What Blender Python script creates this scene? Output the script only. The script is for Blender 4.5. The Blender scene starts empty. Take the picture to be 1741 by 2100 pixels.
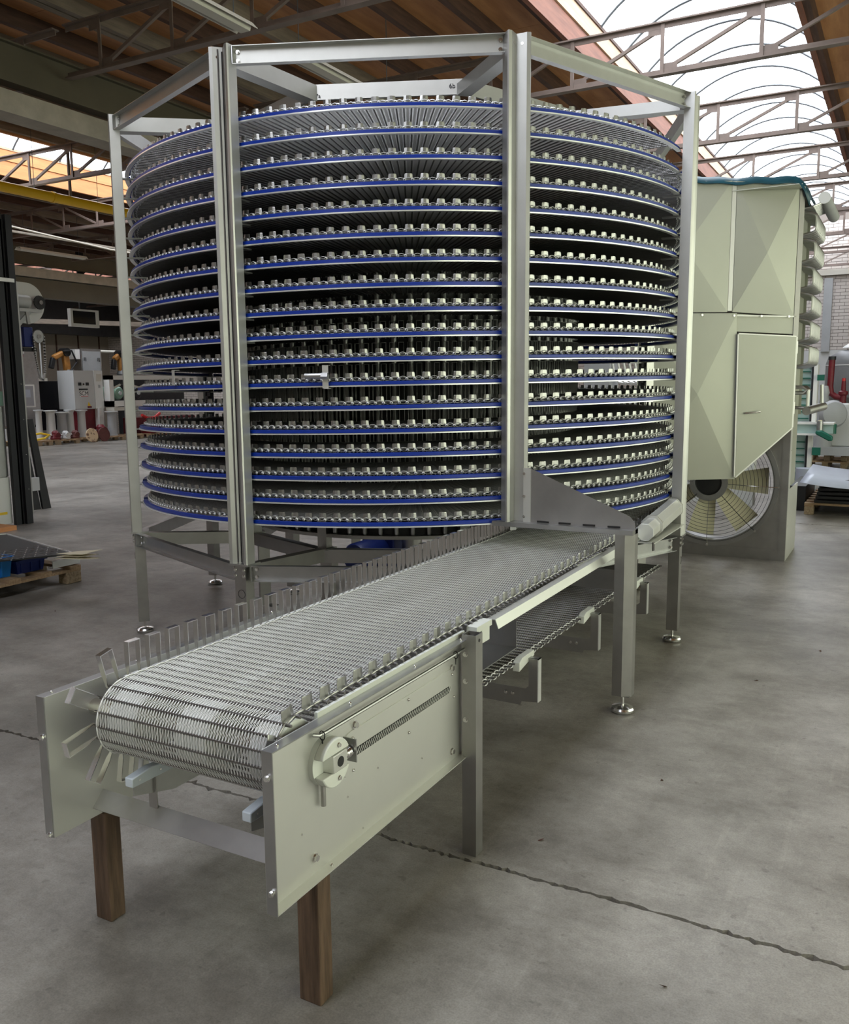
import bpy, math, random
import numpy as np
from mathutils import Matrix, Vector

random.seed(7)
SC = bpy.context.scene
COL = SC.collection
R = math.radians
CO, SI = math.cos, math.sin

# ------------------------------------------------------------------ camera
cam_d = bpy.data.cameras.new('camera')
cam_d.sensor_fit = 'HORIZONTAL'
cam_d.sensor_width = 36.0
cam_d.lens = 36.0 * 1798.5 / 1741.0
cam_d.clip_start, cam_d.clip_end = 0.05, 200
cam = bpy.data.objects.new('camera', cam_d)
COL.objects.link(cam)
yaw, pitch, roll = R(-28.86), -0.144, -0.0092
fwd = Vector((SI(yaw) * CO(pitch), CO(yaw) * CO(pitch), SI(pitch)))
rt = Vector((CO(yaw), -SI(yaw), 0))
up = rt.cross(fwd)
rt2 = CO(roll) * rt + SI(roll) * up
up2 = -SI(roll) * rt + CO(roll) * up
mw = Matrix((rt2, up2, -fwd)).transposed().to_4x4()
mw.translation = (2.968, -5.203, 1.55)
cam.matrix_world = mw
SC.camera = cam

# ------------------------------------------------------------------ world: bright overcast sky
w = bpy.data.worlds.new('overcast_sky')
SC.world = w
w.use_nodes = True
nt = w.node_tree
nt.nodes.clear()
out = nt.nodes.new('ShaderNodeOutputWorld')
bg = nt.nodes.new('ShaderNodeBackground')
tc = nt.nodes.new('ShaderNodeTexCoord')
nz = nt.nodes.new('ShaderNodeTexNoise')
nz.inputs['Scale'].default_value = 3.0
nz.inputs['Detail'].default_value = 5
rp = nt.nodes.new('ShaderNodeValToRGB')
rp.color_ramp.elements[0].position = 0.3
rp.color_ramp.elements[0].color = (0.80, 0.86, 0.95, 1)
rp.color_ramp.elements[1].position = 0.7
rp.color_ramp.elements[1].color = (1.0, 1.0, 1.0, 1)
nt.links.new(tc.outputs['Generated'], nz.inputs['Vector'])
nt.links.new(nz.outputs['Fac'], rp.inputs['Fac'])
nt.links.new(rp.outputs['Color'], bg.inputs['Color'])
nt.links.new(bg.outputs['Background'], out.inputs['Surface'])
bg.inputs['Strength'].default_value = 5.6

# ------------------------------------------------------------------ view
SC.view_settings.view_transform = 'Standard'
SC.view_settings.look = 'None'
SC.view_settings.gamma = 1
SC.view_settings.use_curve_mapping = False
SC.view_settings.exposure = 0.0
SC.cycles.max_bounces = 8
SC.cycles.transparent_max_bounces = 12
SC.cycles.caustics_reflective = False
SC.cycles.caustics_refractive = False
SC.cycles.sample_clamp_indirect = 6


def portal(loc, rot, sx, sy):
    """sky light comes in through this opening: guides sampling only, gives no light of its own"""
    d = bpy.data.lights.new('sky_portal', 'AREA')
    d.shape = 'RECTANGLE'
    d.size, d.size_y = sx, sy
    d.cycles.is_portal = True
    o = bpy.data.objects.new('sky_portal', d)
    o.location = loc
    o.rotation_euler = rot
    COL.objects.link(o)


SKY = [(-0.25, 1.80), (-10.1, -8.05), (-19.95, -17.9)]
Y0, Y1 = -11.0, 20.0
for a, b in SKY[:3]:
    portal(((a + b) / 2, (Y0 + Y1) / 2, 5.36), (0, 0, 0), b - a, Y1 - Y0)
portal((7.55, 0.0, 2.35), (0, R(90), 0), 3.3, 18.0)

# ------------------------------------------------------------------ materials
MATS = {}


def mat(name, col, metal=0.0, rough=0.5, var=0.0, vscale=6.0, bump=0.0, bscale=40.0, stretch=None,
        col2=None, lo=0.35, hi=0.65, spec=0.5, rvar=0.0, detail=6):
    m = bpy.data.materials.new(name)
    m.use_nodes = True
    nt = m.node_tree
    b = nt.nodes['Principled BSDF']
    b.inputs['Base Color'].default_value = (*col, 1)
    b.inputs['Metallic'].default_value = metal
    b.inputs['Roughness'].default_value = rough
    b.inputs['Specular IOR Level'].default_value = spec
    if var or col2 or bump or rvar:
        tc = nt.nodes.new('ShaderNodeTexCoord')
        mp = nt.nodes.new('ShaderNodeMapping')
        nt.links.new(tc.outputs['Object'], mp.inputs['Vector'])
        if stretch:
            mp.inputs['Scale'].default_value = stretch
        n = nt.nodes.new('ShaderNodeTexNoise')
        n.inputs['Scale'].default_value = vscale
        n.inputs['Detail'].default_value = detail
        n.inputs['Roughness'].default_value = 0.6
        nt.links.new(mp.outputs['Vector'], n.inputs['Vector'])
        if var or col2:
            rp = nt.nodes.new('ShaderNodeValToRGB')
            c2 = col2 or tuple(max(0, c * (1 - var)) for c in col)
            rp.color_ramp.elements[0].position = lo
            rp.color_ramp.elements[0].color = (*c2, 1)
            rp.color_ramp.elements[1].position = hi
            rp.color_ramp.elements[1].color = (*col, 1)
            nt.links.new(n.outputs['Fac'], rp.inputs['Fac'])
            nt.links.new(rp.outputs['Color'], b.inputs['Base Color'])
        if rvar:
            mr = nt.nodes.new('ShaderNodeMapRange')
            mr.inputs['To Min'].default_value = rough - rvar
            mr.inputs['To Max'].default_value = rough + rvar
            nt.links.new(n.outputs['Fac'], mr.inputs['Value'])
            nt.links.new(mr.outputs['Result'], b.inputs['Roughness'])
        if bump:
            n2 = nt.nodes.new('ShaderNodeTexNoise')
            n2.inputs['Scale'].default_value = bscale
            n2.inputs['Detail'].default_value = 4
            nt.links.new(mp.outputs['Vector'], n2.inputs['Vector'])
            bp = nt.nodes.new('ShaderNodeBump')
            bp.inputs['Strength'].default_value = bump
            bp.inputs['Distance'].default_value = 0.01
            nt.links.new(n2.outputs['Fac'], bp.inputs['Height'])
            nt.links.new(bp.outputs['Normal'], b.inputs['Normal'])
    MATS[name] = m
    return m


STEEL = mat('stainless_steel', (0.47, 0.47, 0.47), 1, 0.36, var=0.12, vscale=9, rvar=0.06)
GALV = mat('light_rolled_steel', (0.57, 0.57, 0.555), 0.9, 0.42, var=0.08, vscale=6)
STEEL_D = mat('mill_finish_steel', (0.43, 0.42, 0.41), 1, 0.42, var=0.14, vscale=7, rvar=0.06)
SHEET = mat('blasted_sheet_steel', (0.76, 0.76, 0.735), 0.75, 0.42, var=0.05, vscale=2.5, rvar=0.04)
AHUM = mat('coated_sheet_panel', (0.49, 0.50, 0.43), 0.45, 0.42, var=0.05, vscale=2.0)
WIRE = mat('bright_wire', (0.90, 0.90, 0.895), 0.40, 0.36)
CHROME = mat('polished_steel', (0.74, 0.73, 0.72), 1, 0.20)
BLUE = mat('blue_wear_plastic', (0.004, 0.030, 0.30), 0, 0.34)
WHITEP = mat('white_plastic', (0.78, 0.80, 0.76), 0, 0.40)
ICEP = mat('milky_plastic', (0.66, 0.73, 0.80), 0, 0.35)
ALU = mat('bright_aluminium', (0.86, 0.87, 0.86), 0.6, 0.28)
BLACK = mat('black_rubber', (0.012, 0.012, 0.013), 0, 0.5)
DARKM = mat('dark_painted_metal', (0.030, 0.030, 0.032), 0.2, 0.45, var=0.3, vscale=5)
FRAMEB = mat('black_frame_paint', (0.018, 0.019, 0.022), 0.2, 0.4)
WOODB = mat('brown_beam_wood', (0.150, 0.092, 0.058), 0, 0.6, col2=(0.070, 0.042, 0.026), vscale=5,
            stretch=(12, 12, 1.2), bump=0.25, bscale=12)
PALW = mat('pallet_wood', (0.42, 0.29, 0.17), 0, 0.75, col2=(0.26, 0.165, 0.09), vscale=6, stretch=(1, 8, 8), bump=0.2)
CHIP = mat('pressed_chip_block', (0.42, 0.32, 0.21), 0, 0.85, col2=(0.23, 0.165, 0.10), vscale=60, bump=0.4, bscale=80)
PLY = mat('orange_plywood', (0.62, 0.31, 0.13), 0, 0.62, col2=(0.40, 0.175, 0.065), vscale=2.4,
          stretch=(4.0, 0.55, 4), lo=0.3, hi=0.7)
JOIST = mat('dark_joist_wood', (0.11, 0.055, 0.038), 0, 0.7, var=0.45, vscale=5, stretch=(6, .6, 6))
JOISTP = mat('grey_joist_wood', (0.26, 0.21, 0.165), 0, 0.75, var=0.3, vscale=5, stretch=(6, .6, 6))
REDW = mat('red_brown_board', (0.30, 0.12, 0.075), 0, 0.65, var=0.35, vscale=4, stretch=(5, .5, 5))
PALEW = mat('pale_board', (0.62, 0.46, 0.32), 0, 0.65, var=0.2, vscale=4, stretch=(5, .5, 5))
ORANGEW = mat('orange_board', (0.72, 0.32, 0.12), 0, 0.6, var=0.2, vscale=4, stretch=(5, .5, 5))
TRUSS = mat('brown_grey_truss_paint', (0.24, 0.185, 0.16), 0.1, 0.55, var=0.25, vscale=5)
OLIVE = mat('olive_painted_steel', (0.125, 0.11, 0.075), 0.0, 0.5, var=0.2, vscale=1.5)
CONC = mat('cast_concrete', (0.52, 0.48, 0.41), 0, 0.85, var=0.25, vscale=4, bump=0.15, bscale=60)
ARCH = mat('skylight_arch_metal', (0.10, 0.11, 0.12), 0.3, 0.5)
RODM = mat('shaded_cross_rod', (0.26, 0.25, 0.245), 1, 0.35)  # rods toned dark to imitate the shadow where the wires wrap them
TABM = mat('brushed_tab_steel', (0.45, 0.45, 0.44), 1, 0.34)
COVERM = mat('anodised_cover', (0.86, 0.87, 0.85), 0.35, 0.22)
YELLOW = mat('yellow_pipe_paint', (0.80, 0.47, 0.01), 0, 0.4)
LAMPW = mat('lamp_housing_white', (0.66, 0.63, 0.56), 0, 0.5)
WALLB = mat('beige_wall_paint', (0.33, 0.285, 0.23), 0, 0.8, var=0.15, vscale=0.6)
WALLW = mat('off_white_wall_paint', (0.62, 0.62, 0.57), 0, 0.8, var=0.1, vscale=0.5)
BRICK = mat('white_brick', (0.66, 0.60, 0.56), 0, 0.8, var=0.12, vscale=2)
MORTAR = mat('dark_mortar', (0.22, 0.19, 0.17), 0, 0.9)
GREYP = mat('grey_paint', (0.40, 0.41, 0.42), 0, 0.5, var=0.1, vscale=3)
LGREY = mat('light_grey_cabinet_paint', (0.60, 0.61, 0.61), 0, 0.45, var=0.04, vscale=2)
WPAINT = mat('white_machine_paint', (0.80, 0.80, 0.78), 0, 0.4)
REDM = mat('dark_red_paint', (0.17, 0.012, 0.020), 0, 0.45, var=0.25, vscale=8)
BRED = mat('bright_red_paint', (0.55, 0.03, 0.03), 0, 0.4)
RUSTR = mat('brown_red_disc', (0.13, 0.035, 0.03), 0, 0.6, var=0.2, vscale=8)
CREAM = mat('cream_disc', (0.74, 0.56, 0.36), 0, 0.6, col2=(0.2, 0.1, 0.07), lo=0.40, hi=0.46, vscale=9)
GREENM = mat('dark_green_paint', (0.010, 0.125, 0.085), 0, 0.4)
TEALB = mat('pale_teal_belt', (0.42, 0.56, 0.54), 0, 0.5)
TEALT = mat('teal_tarpaulin', (0.010, 0.075, 0.110), 0, 0.42, var=0.3, vscale=6)
BIN1 = mat('bright_blue_plastic', (0.010, 0.16, 0.50), 0, 0.4)
BIN2 = mat('navy_blue_plastic', (0.010, 0.025, 0.17), 0, 0.45)
AMBER = mat('amber_fan_blade', (0.80, 0.76, 0.56), 0, 0.4)
TANKM = mat('tank_grey_paint', (0.20, 0.205, 0.21), 0, 0.42, var=0.15, vscale=3)
SCREEN = mat('dark_screen', (0.012, 0.012, 0.014), 0, 0.15)
PANELG = mat('screen_bezel_grey', (0.34, 0.34, 0.37), 0, 0.4)
YELS = mat('yellow_label', (0.80, 0.55, 0.03), 0, 0.5)
CORANGE = mat('orange_arm_paint', (0.50, 0.22, 0.05), 0, 0.5, var=0.3, vscale=9)
SGREEN = mat('sage_green_paint', (0.20, 0.33, 0.25), 0, 0.5)
FOAM = mat('cream_paper', (0.80, 0.74, 0.55), 0, 0.7)
BLUEF = mat('pale_blue_film', (0.45, 0.49, 0.58), 0.1, 0.4, var=0.08, vscale=3)
INK = mat('pencil_mark', (0.05, 0.05, 0.06), 0, 0.8)


def concrete_floor():
    m = bpy.data.materials.new('worn_concrete_floor')
    m.use_nodes = True
    nt = m.node_tree
    b = nt.nodes['Principled BSDF']
    tc = nt.nodes.new('ShaderNodeTexCoord')
    L = nt.links.new

    def noise(s, d, r=0.6, st=None):
        n = nt.nodes.new('ShaderNodeTexNoise')
        n.inputs['Scale'].default_value = s
        n.inputs['Detail'].default_value = d
        n.inputs['Roughness'].default_value = r
        if st:
            mp = nt.nodes.new('ShaderNodeMapping')
            mp.inputs['Scale'].default_value = st
            L(tc.outputs['Object'], mp.inputs['Vector'])
            L(mp.outputs['Vector'], n.inputs['Vector'])
        else:
            L(tc.outputs['Object'], n.inputs['Vector'])
        return n

    def ramp(n, p0, c0, p1, c1):
        r = nt.nodes.new('ShaderNodeValToRGB')
        r.color_ramp.elements[0].position = p0
        r.color_ramp.elements[0].color = (*c0, 1)
        r.color_ramp.elements[1].position = p1
        r.color_ramp.elements[1].color = (*c1, 1)
        L(n.outputs['Fac'], r.inputs['Fac'])
        return r

    def mul(a, bb, f):
        x = nt.nodes.new('ShaderNodeMix')
        x.data_type = 'RGBA'
        x.blend_type = 'MULTIPLY'
        x.inputs['Factor'].default_value = f
        L(a, x.inputs['A'])
        L(bb, x.inputs['B'])
        return x.outputs['Result']
    big = ramp(noise(0.45, 6), 0.34, (0.205, 0.187, 0.162), 0.62, (0.49, 0.462, 0.418))
    med = ramp(noise(2.6, 12, 0.78), 0.36, (0.45, 0.43, 0.41), 0.60, (1, 1, 1))
    fine = ramp(noise(60, 5, 0.7), 0.3, (0.78, 0.78, 0.78), 0.7, (1, 1, 1))
    streak = ramp(noise(1.6, 8, 0.75, (0.8, 1.8, 1)), 0.36, (0.55, 0.53, 0.51), 0.52, (1, 1, 1))
    c = mul(big.outputs['Color'], med.outputs['Color'], 0.75)
    c = mul(c, streak.outputs['Color'], 0.5)
    c = mul(c, fine.outputs['Color'], 0.6)
    speck = ramp(noise(24, 3, 0.5), 0.29, (0.35, 0.33, 0.31), 0.345, (1, 1, 1))
    grit = ramp(noise(180, 2, 0.6), 0.35, (0.72, 0.72, 0.72), 0.6, (1, 1, 1))
    scr = ramp(noise(3.0, 2, 0.4, (9.0, 0.35, 1)), 0.665, (1, 1, 1), 0.69, (1.35, 1.35, 1.35))
    c = mul(c, speck.outputs['Color'], 0.38)
    c = mul(c, grit.outputs['Color'], 0.7)
    c = mul(c, scr.outputs['Color'], 0.22)
    L(c, b.inputs['Base Color'])
    mr = nt.nodes.new('ShaderNodeMapRange')
    mr.inputs['To Min'].default_value = 0.20
    mr.inputs['To Max'].default_value = 0.58
    L(noise(1.1, 6).outputs['Fac'], mr.inputs['Value'])
    L(mr.outputs['Result'], b.inputs['Roughness'])
    bp = nt.nodes.new('ShaderNodeBump')
    bp.inputs['Strength'].default_value = 0.12
    bp.inputs['Distance'].default_value = 0.01
    L(noise(35, 6).outputs['Fac'], bp.inputs['Height'])
    L(bp.outputs['Normal'], b.inputs['Normal'])
    return m


FLOORM = concrete_floor()


def glazing(name, tint, mixf=0.12):
    m = bpy.data.materials.new(name)
    m.use_nodes = True
    nt = m.node_tree
    nt.nodes.clear()
    o = nt.nodes.new('ShaderNodeOutputMaterial')
    t = nt.nodes.new('ShaderNodeBsdfTransparent')
    t.inputs['Color'].default_value = (*tint, 1)
    g = nt.nodes.new('ShaderNodeBsdfTranslucent')
    g.inputs['Color'].default_value = (*tint, 1)
    mx = nt.nodes.new('ShaderNodeMixShader')
    mx.inputs['Fac'].default_value = mixf
    nt.links.new(t.outputs[0], mx.inputs[1])
    nt.links.new(g.outputs[0], mx.inputs[2])
    nt.links.new(mx.outputs[0], o.inputs['Surface'])
    return m


GLAZE = glazing('skylight_polycarbonate', (0.93, 0.95, 0.97))
WGLASS = glazing('tinted_window_glass', (0.72, 0.73, 0.625), 0.1)
CLEARP = glazing('clear_plastic_cover', (0.9, 0.92, 0.9), 0.3)


# ------------------------------------------------------------------ geometry helpers
def V(*a):
    return Vector(a)


class M:
    def __init__(s):
        s.v, s.f = [], []

    def add(s, vs, fs):
        k = len(s.v)
        s.v.extend([tuple(p) for p in vs])
        s.f.extend([tuple(i + k for i in f) for f in fs])
        return s

    def box(s, x0, x1, y0, y1, z0, z1):
        return s.add([(x0, y0, z0), (x1, y0, z0), (x1, y1, z0), (x0, y1, z0), (x0, y0, z1), (x1, y0, z1), (x1, y1, z1), (x0, y1, z1)],
                     [(0, 3, 2, 1), (4, 5, 6, 7), (0, 1, 5, 4), (1, 2, 6, 5), (2, 3, 7, 6), (3, 0, 4, 7)])

    def prism(s, poly, p0, p1, upv=(0, 0, 1)):
        p0, p1 = Vector(p0), Vector(p1)
        d = (p1 - p0).normalized()
        sd = d.cross(Vector(upv))
        if sd.length < 1e-6:
            sd = d.cross(Vector((1, 0, 0)))
        sd.normalize()
        u = sd.cross(d)
        n = len(poly)
        ar = sum(poly[i][0] * poly[(i + 1) % n][1] - poly[(i + 1) % n][0] * poly[i][1] for i in range(n))
        if ar < 0:
            poly = poly[::-1]
        vs = [p0 + a * sd + b * u for a, b in poly] + [p1 + a * sd + b * u for a, b in poly]
        fs = [tuple(range(n)), tuple(range(2 * n - 1, n - 1, -1))]
        fs += [(i, n + i, n + (i + 1) % n, (i + 1) % n) for i in range(n)]
        return s.add(vs, fs)

    def bar(s, p0, p1, wd, ht, upv=(0, 0, 1)):
        return s.prism([(-wd / 2, -ht / 2), (wd / 2, -ht / 2), (wd / 2, ht / 2), (-wd / 2, ht / 2)], p0, p1, upv)

    def cyl(s, p0, p1, r, n=12, r2=None):
        p0, p1 = Vector(p0), Vector(p1)
        d = (p1 - p0).normalized()
        a = d.orthogonal().normalized()
        b = d.cross(a)
        r2 = r if r2 is None else r2
        vs = [p0 + r * (CO(2 * math.pi * i / n) * a + SI(2 * math.pi * i / n) * b) for i in range(n)]
        vs += [p1 + r2 * (CO(2 * math.pi * i / n) * a + SI(2 * math.pi * i / n) * b) for i in range(n)]
        fs = [tuple(range(n - 1, -1, -1)), tuple(range(n, 2 * n))]
        fs += [(i, (i + 1) % n, n + (i + 1) % n, n + i) for i in range(n)]
        return s.add(vs, fs)

    def tube(s, pts, r, n=8, closed=False):
        pts = [Vector(p) for p in pts]
        k = len(pts)
        vs, fs = [], []
        pa = None
        for i in range(k):
            if closed:
                d = pts[(i + 1) % k] - pts[i - 1]
            else:
                d = pts[min(i + 1, k - 1)] - pts[max(i - 1, 0)]
            d.normalize()
            if pa is None:
                a = d.orthogonal().normalized()
            else:
                a = (pa - pa.dot(d) * d).normalized()
            pa = a
            b = d.cross(a)
            vs += [pts[i] + r * (CO(2 * math.pi * j / n) * a + SI(2 * math.pi * j / n) * b) for j in range(n)]
        for i in range(k if closed else k - 1):
            i2 = (i + 1) % k
            fs += [(i * n + j, i * n + (j + 1) % n, i2 * n + (j + 1) % n, i2 * n + j) for j in range(n)]
        if not closed:
            fs += [tuple(range(n - 1, -1, -1)), tuple(range((k - 1) * n, k * n))]
        return s.add(vs, fs)

    def lathe(s, prof, p, axis=(0, 0, 1), n=24):
        """prof: list of (radius, height along axis)"""
        d = Vector(axis).normalized()
        a = d.orthogonal().normalized()
        b = d.cross(a)
        p = Vector(p)
        k = len(prof)
        vs, fs = [], []
        for r, h in prof:
            vs += [p + h * d + max(r, 1e-4) * (CO(2 * math.pi * j / n) * a + SI(2 * math.pi * j / n) * b) for j in range(n)]
        for i in range(k - 1):
            fs += [(i * n + j, i * n + (j + 1) % n, (i + 1) * n + (j + 1) % n, (i + 1) * n + j) for j in range(n)]
        fs += [tuple(range(n - 1, -1, -1)), tuple(range((k - 1) * n, k * n))]
        return s.add(vs, fs)

    def plate(s, poly, o, a, b, th):
        """polygon in the plane o + x a + y b, thickness th along a x b"""
        o, a, b = Vector(o), Vector(a), Vector(b)
        nrm = a.cross(b).normalized() * th
        n = len(poly)
        vs = [o + x * a + y * b for x, y in poly] + [o + x * a + y * b + nrm for x, y in poly]
        fs = [tuple(range(n - 1, -1, -1)), tuple(range(n, 2 * n))]
        fs += [(i, (i + 1) % n, n + (i + 1) % n, n + i) for i in range(n)]
        return s.add(vs, fs)

    def ring(s, c, axis, r0, r1, th, n=32, a0=0.0, a1=2 * math.pi):
        """flat annulus or annular sector with thickness"""
        d = Vector(axis).normalized()
        a = d.orthogonal().normalized()
        b = d.cross(a)
        c = Vector(c)
        full = abs(a1 - a0 - 2 * math.pi) < 1e-6
        k = n if full else n + 1
        vs = []
        for h in (0, th):
            for r in (r0, r1):
                vs += [c + h * d + r * (CO(a0 + (a1 - a0) * i / n) * a + SI(a0 + (a1 - a0) * i / n) * b) for i in range(k)]
        fs = []
        for i in range(n):
            j = (i + 1) % k
            fs += [(i, j, k + j, k + i), (2 * k + i, 3 * k + i, 3 * k + j, 2 * k + j),
                   (i, 2 * k + i, 2 * k + j, j), (k + i, k + j, 3 * k + j, 3 * k + i)]
        return s.add(vs, fs)

    def mesh(s, name, smooth=True):
        me = bpy.data.meshes.new(name)
        me.from_pydata(s.v, [], s.f)
        me.update()
        if smooth:
            me.polygons.foreach_set('use_smooth', [True] * len(me.polygons))
            me.set_sharp_from_angle(angle=R(38))
        return me


def obj(name, m, material, parent=None, smooth=True, mtx=None, bevel=0.0):
    me = m if isinstance(m, bpy.types.Mesh) else m.mesh(name, smooth)
    if material and not me.materials:
        me.materials.append(material)
    o = bpy.data.objects.new(name, me)
    COL.objects.link(o)
    if mtx is not None:
        o.matrix_basis = mtx
    if parent is not None:
        o.parent = parent
        o.matrix_parent_inverse = WORLD[parent.name].inverted()
    WORLD[o.name] = mtx.copy() if mtx is not None else Matrix()
    if bevel:
        b = o.modifiers.new('edge', 'BEVEL')
        b.width = bevel
        b.segments = 2
        b.limit_method = 'ANGLE'
    return o


WORLD = {}


def tag(o, label, cat, group=None, kind=None):
    o['label'] = label
    o['category'] = cat
    if group:
        o['group'] = group
    if kind:
        o['kind'] = kind
    return o


def thing(name, label, cat, loc=(0, 0, 0), group=None):
    o = bpy.data.objects.new(name, None)
    COL.objects.link(o)
    o.location = loc
    o.empty_display_size = 0.1
    WORLD[o.name] = Matrix.Translation(loc)
    return tag(o, label, cat, group)


def struct(name, m, material, label=None, cat=None, smooth=False):
    o = obj(name, m, material, smooth=smooth)
    o['kind'] = 'structure'
    if label:
        o['label'] = label
        o['category'] = cat
    return o


def sroot(name, label, cat):
    o = thing(name, label, cat)
    o['kind'] = 'structure'
    return o


def T(x=0, y=0, z=0):
    return Matrix.Translation((x, y, z))


def RZ(a):
    return Matrix.Rotation(a, 4, 'Z')


def thin(path, th):
    """closed polygon of an open bent-sheet path with thickness th"""
    n = len(path)
    off = []
    for i in range(n):
        p = Vector(path[i])
        ds = []
        if i > 0:
            ds.append((p - Vector(path[i - 1])).normalized())
        if i < n - 1:
            ds.append((Vector(path[i + 1]) - p).normalized())
        ns = [Vector((-d.y, d.x)) for d in ds]
        nn = sum(ns, Vector((0, 0))).normalized()
        k = th / max(0.3, nn.dot(ns[0]))
        off.append((p.x + nn.x * k, p.y + nn.y * k))
    return [tuple(p) for p in path] + off[::-1]


def text_mesh(s, size, name='lettering', ext=0.001):
    c = bpy.data.curves.new(name, 'FONT')
    c.body = s
    c.size = size
    c.extrude = ext
    c.align_x = 'CENTER'
    c.align_y = 'CENTER'
    o = bpy.data.objects.new(name, c)
    COL.objects.link(o)
    dg = bpy.context.evaluated_depsgraph_get()
    me = bpy.data.meshes.new_from_object(o.evaluated_get(dg))
    bpy.data.objects.remove(o)
    bpy.data.curves.remove(c)
    me.name = name
    return me


def frame_mtx(o, xa, ya):
    xa, ya = Vector(xa).normalized(), Vector(ya).normalized()
    za = xa.cross(ya)
    m = Matrix((xa, ya, za)).transposed().to_4x4()
    m.translation = o
    return m


ORD = ['first', 'second', 'third', 'fourth', 'fifth', 'sixth', 'seventh', 'eighth', 'ninth', 'tenth', 'eleventh']

# shared bolt head
_b = M().cyl((0, 0, 0), (0, 0, 0.0025), 0.0115, 14).cyl((0, 0, 0.0025), (0, 0, 0.010), 0.0085, 6)
BOLT = _b.mesh('bolt')
BOLT.materials.append(CHROME)
_c = M().cyl((0, 0, 0), (0, 0, 0.002), 0.007, 12).lathe([(0.0055, 0.002), (0.0055, 0.005), (0.003, 0.0075)], (0, 0, 0), (0, 0, 1), 10)
RIVET = _c.mesh('rivet')
RIVET.materials.append(CHROME)


def bolt(parent, p, nrm, s=1.0, me=None, name='bolt'):
    q = Vector((0, 0, 1)).rotation_difference(Vector(nrm)).to_matrix().to_4x4()
    return obj(name, me or BOLT, None, parent, mtx=T(*p) @ q @ Matrix.Scale(s, 4))
# ================================================================== THE HALL
XL, XR = -25.3, 7.6
# ---- floor slabs with an irregular open joint
floor = sroot('floor', 'worn grey concrete hall floor cast in wide slabs', 'floor')
m = M().box(XL, XR, Y0, Y1, -0.12, -0.022)
obj('joint_bed', m, MORTAR, floor, smooth=False)
joints = [Y0, -2.78, 5.15, 13.0, Y1]
for i in range(len(joints) - 1):
    rng = random.Random(40 + i)
    ya, yb = joints[i], joints[i + 1]
    n = 2200
    lo, hi = [], []
    for k in range(n + 1):
        x = XL + (XR - XL) * k / n
        g = 0.006
        wv = lambda q: .006 * SI(x * 1.1 + q) + .004 * SI(x * 5.3 + 2 * q) + .002 * SI(x * 23 + q)
        lo.append((x, ya + (.003 + abs(rng.gauss(0, .006)) + wv(i) if i else 0), 0))
        hi.append((x, yb - (.003 + abs(rng.gauss(0, .006)) - wv(i + 1) if i < len(joints) - 2 else 0), 0))
    vs = lo + hi
    fs = [(k, k + 1, n + 2 + k, n + 1 + k) for k in range(n)]
    sk = [(x, y, -0.03) for x, y, z in lo] + [(x, y, -0.03) for x, y, z in hi]
    q = 2 * (n + 1)
    fs += [(k + 1, k, q + k, q + k + 1) for k in range(n)]
    fs += [(n + 1 + k, n + 2 + k, q + n + 2 + k, q + n + 1 + k) for k in range(n)]
    me = M().add(vs + sk, fs)
    obj('floor_slab', me, FLOORM, floor, smooth=False)

# ---- walls
def wallbox(name, x0, x1, y0, y1, z0, z1, mt, label):
    return struct(name, M().box(x0, x1, y0, y1, z0, z1), mt, label, 'wall')


wl = wallbox('wall_left', XL - .2, XL, Y0, Y1, 0, 5.4, WALLB, 'dark beige panelled wall behind the stored machines')
for k in range(12):
    y = 8.5 + k * 1.0
    obj('wall_batten', M().box(XL, XL + .03, y, y + .05, 0, 5.0), JOIST, wl, smooth=False)
wallbox('wall_front', XL, XR, Y0 - .2, Y0, 0, 5.4, WALLB, 'plain beige wall behind the photographer')
wr = sroot('wall_right', 'pale wall with a long window band beside the photographer', 'wall')
obj('wall_panel', M().box(XR, XR + .2, Y0, Y1, 0, .6), WALLW, wr, smooth=False)
obj('wall_panel', M().box(XR, XR + .2, Y0, Y1, 4.1, 5.4), WALLW, wr, smooth=False)
obj('wall_panel', M().box(XR, XR + .2, Y0, -9, .6, 4.1), WALLW, wr, smooth=False)
obj('wall_panel', M().box(XR, XR + .2, 9, Y1, .6, 4.1), WALLW, wr, smooth=False)
win = sroot('window_1', 'long band of tinted wall windows beside the photographer', 'window')
for k in range(9):
    y = -9 + 2 * k
    obj('pane', M().box(XR + .09, XR + .10, y + .03, y + 1.97, .63, 4.07), WGLASS, win, smooth=False)
    obj('mullion', M().box(XR + .05, XR + .14, y - .03, y + .03, .6, 4.1), GREYP, win, smooth=False)

# ---- end wall of pale bricks
wb = sroot('wall_back', 'white brick end wall with grey downpipe seen past the cooling unit', 'wall')


def brick_tex():
    m = bpy.data.materials.new('far_white_brickwork')
    m.use_nodes = True
    nt = m.node_tree
    b = nt.nodes['Principled BSDF']
    b.inputs['Roughness'].default_value = .85
    t = nt.nodes.new('ShaderNodeTexBrick')
    tc = nt.nodes.new('ShaderNodeTexCoord')
    mp = nt.nodes.new('ShaderNodeMapping')
    mp.inputs['Rotation'].default_value = (R(90), 0, 0)
    nt.links.new(tc.outputs['Object'], mp.inputs['Vector'])
    nt.links.new(mp.outputs['Vector'], t.inputs['Vector'])
    t.inputs['Color1'].default_value = (.66, .60, .56, 1)
    t.inputs['Color2'].default_value = (.60, .54, .50, 1)
    t.inputs['Mortar'].default_value = (.22, .19, .17, 1)
    t.inputs['Scale'].default_value = 1
    t.inputs['Brick Width'].default_value = .24
    t.inputs['Row Height'].default_value = .085
    t.inputs['Mortar Size'].default_value = .006
    nt.links.new(t.outputs['Color'], b.inputs['Base Color'])
    return m


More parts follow.
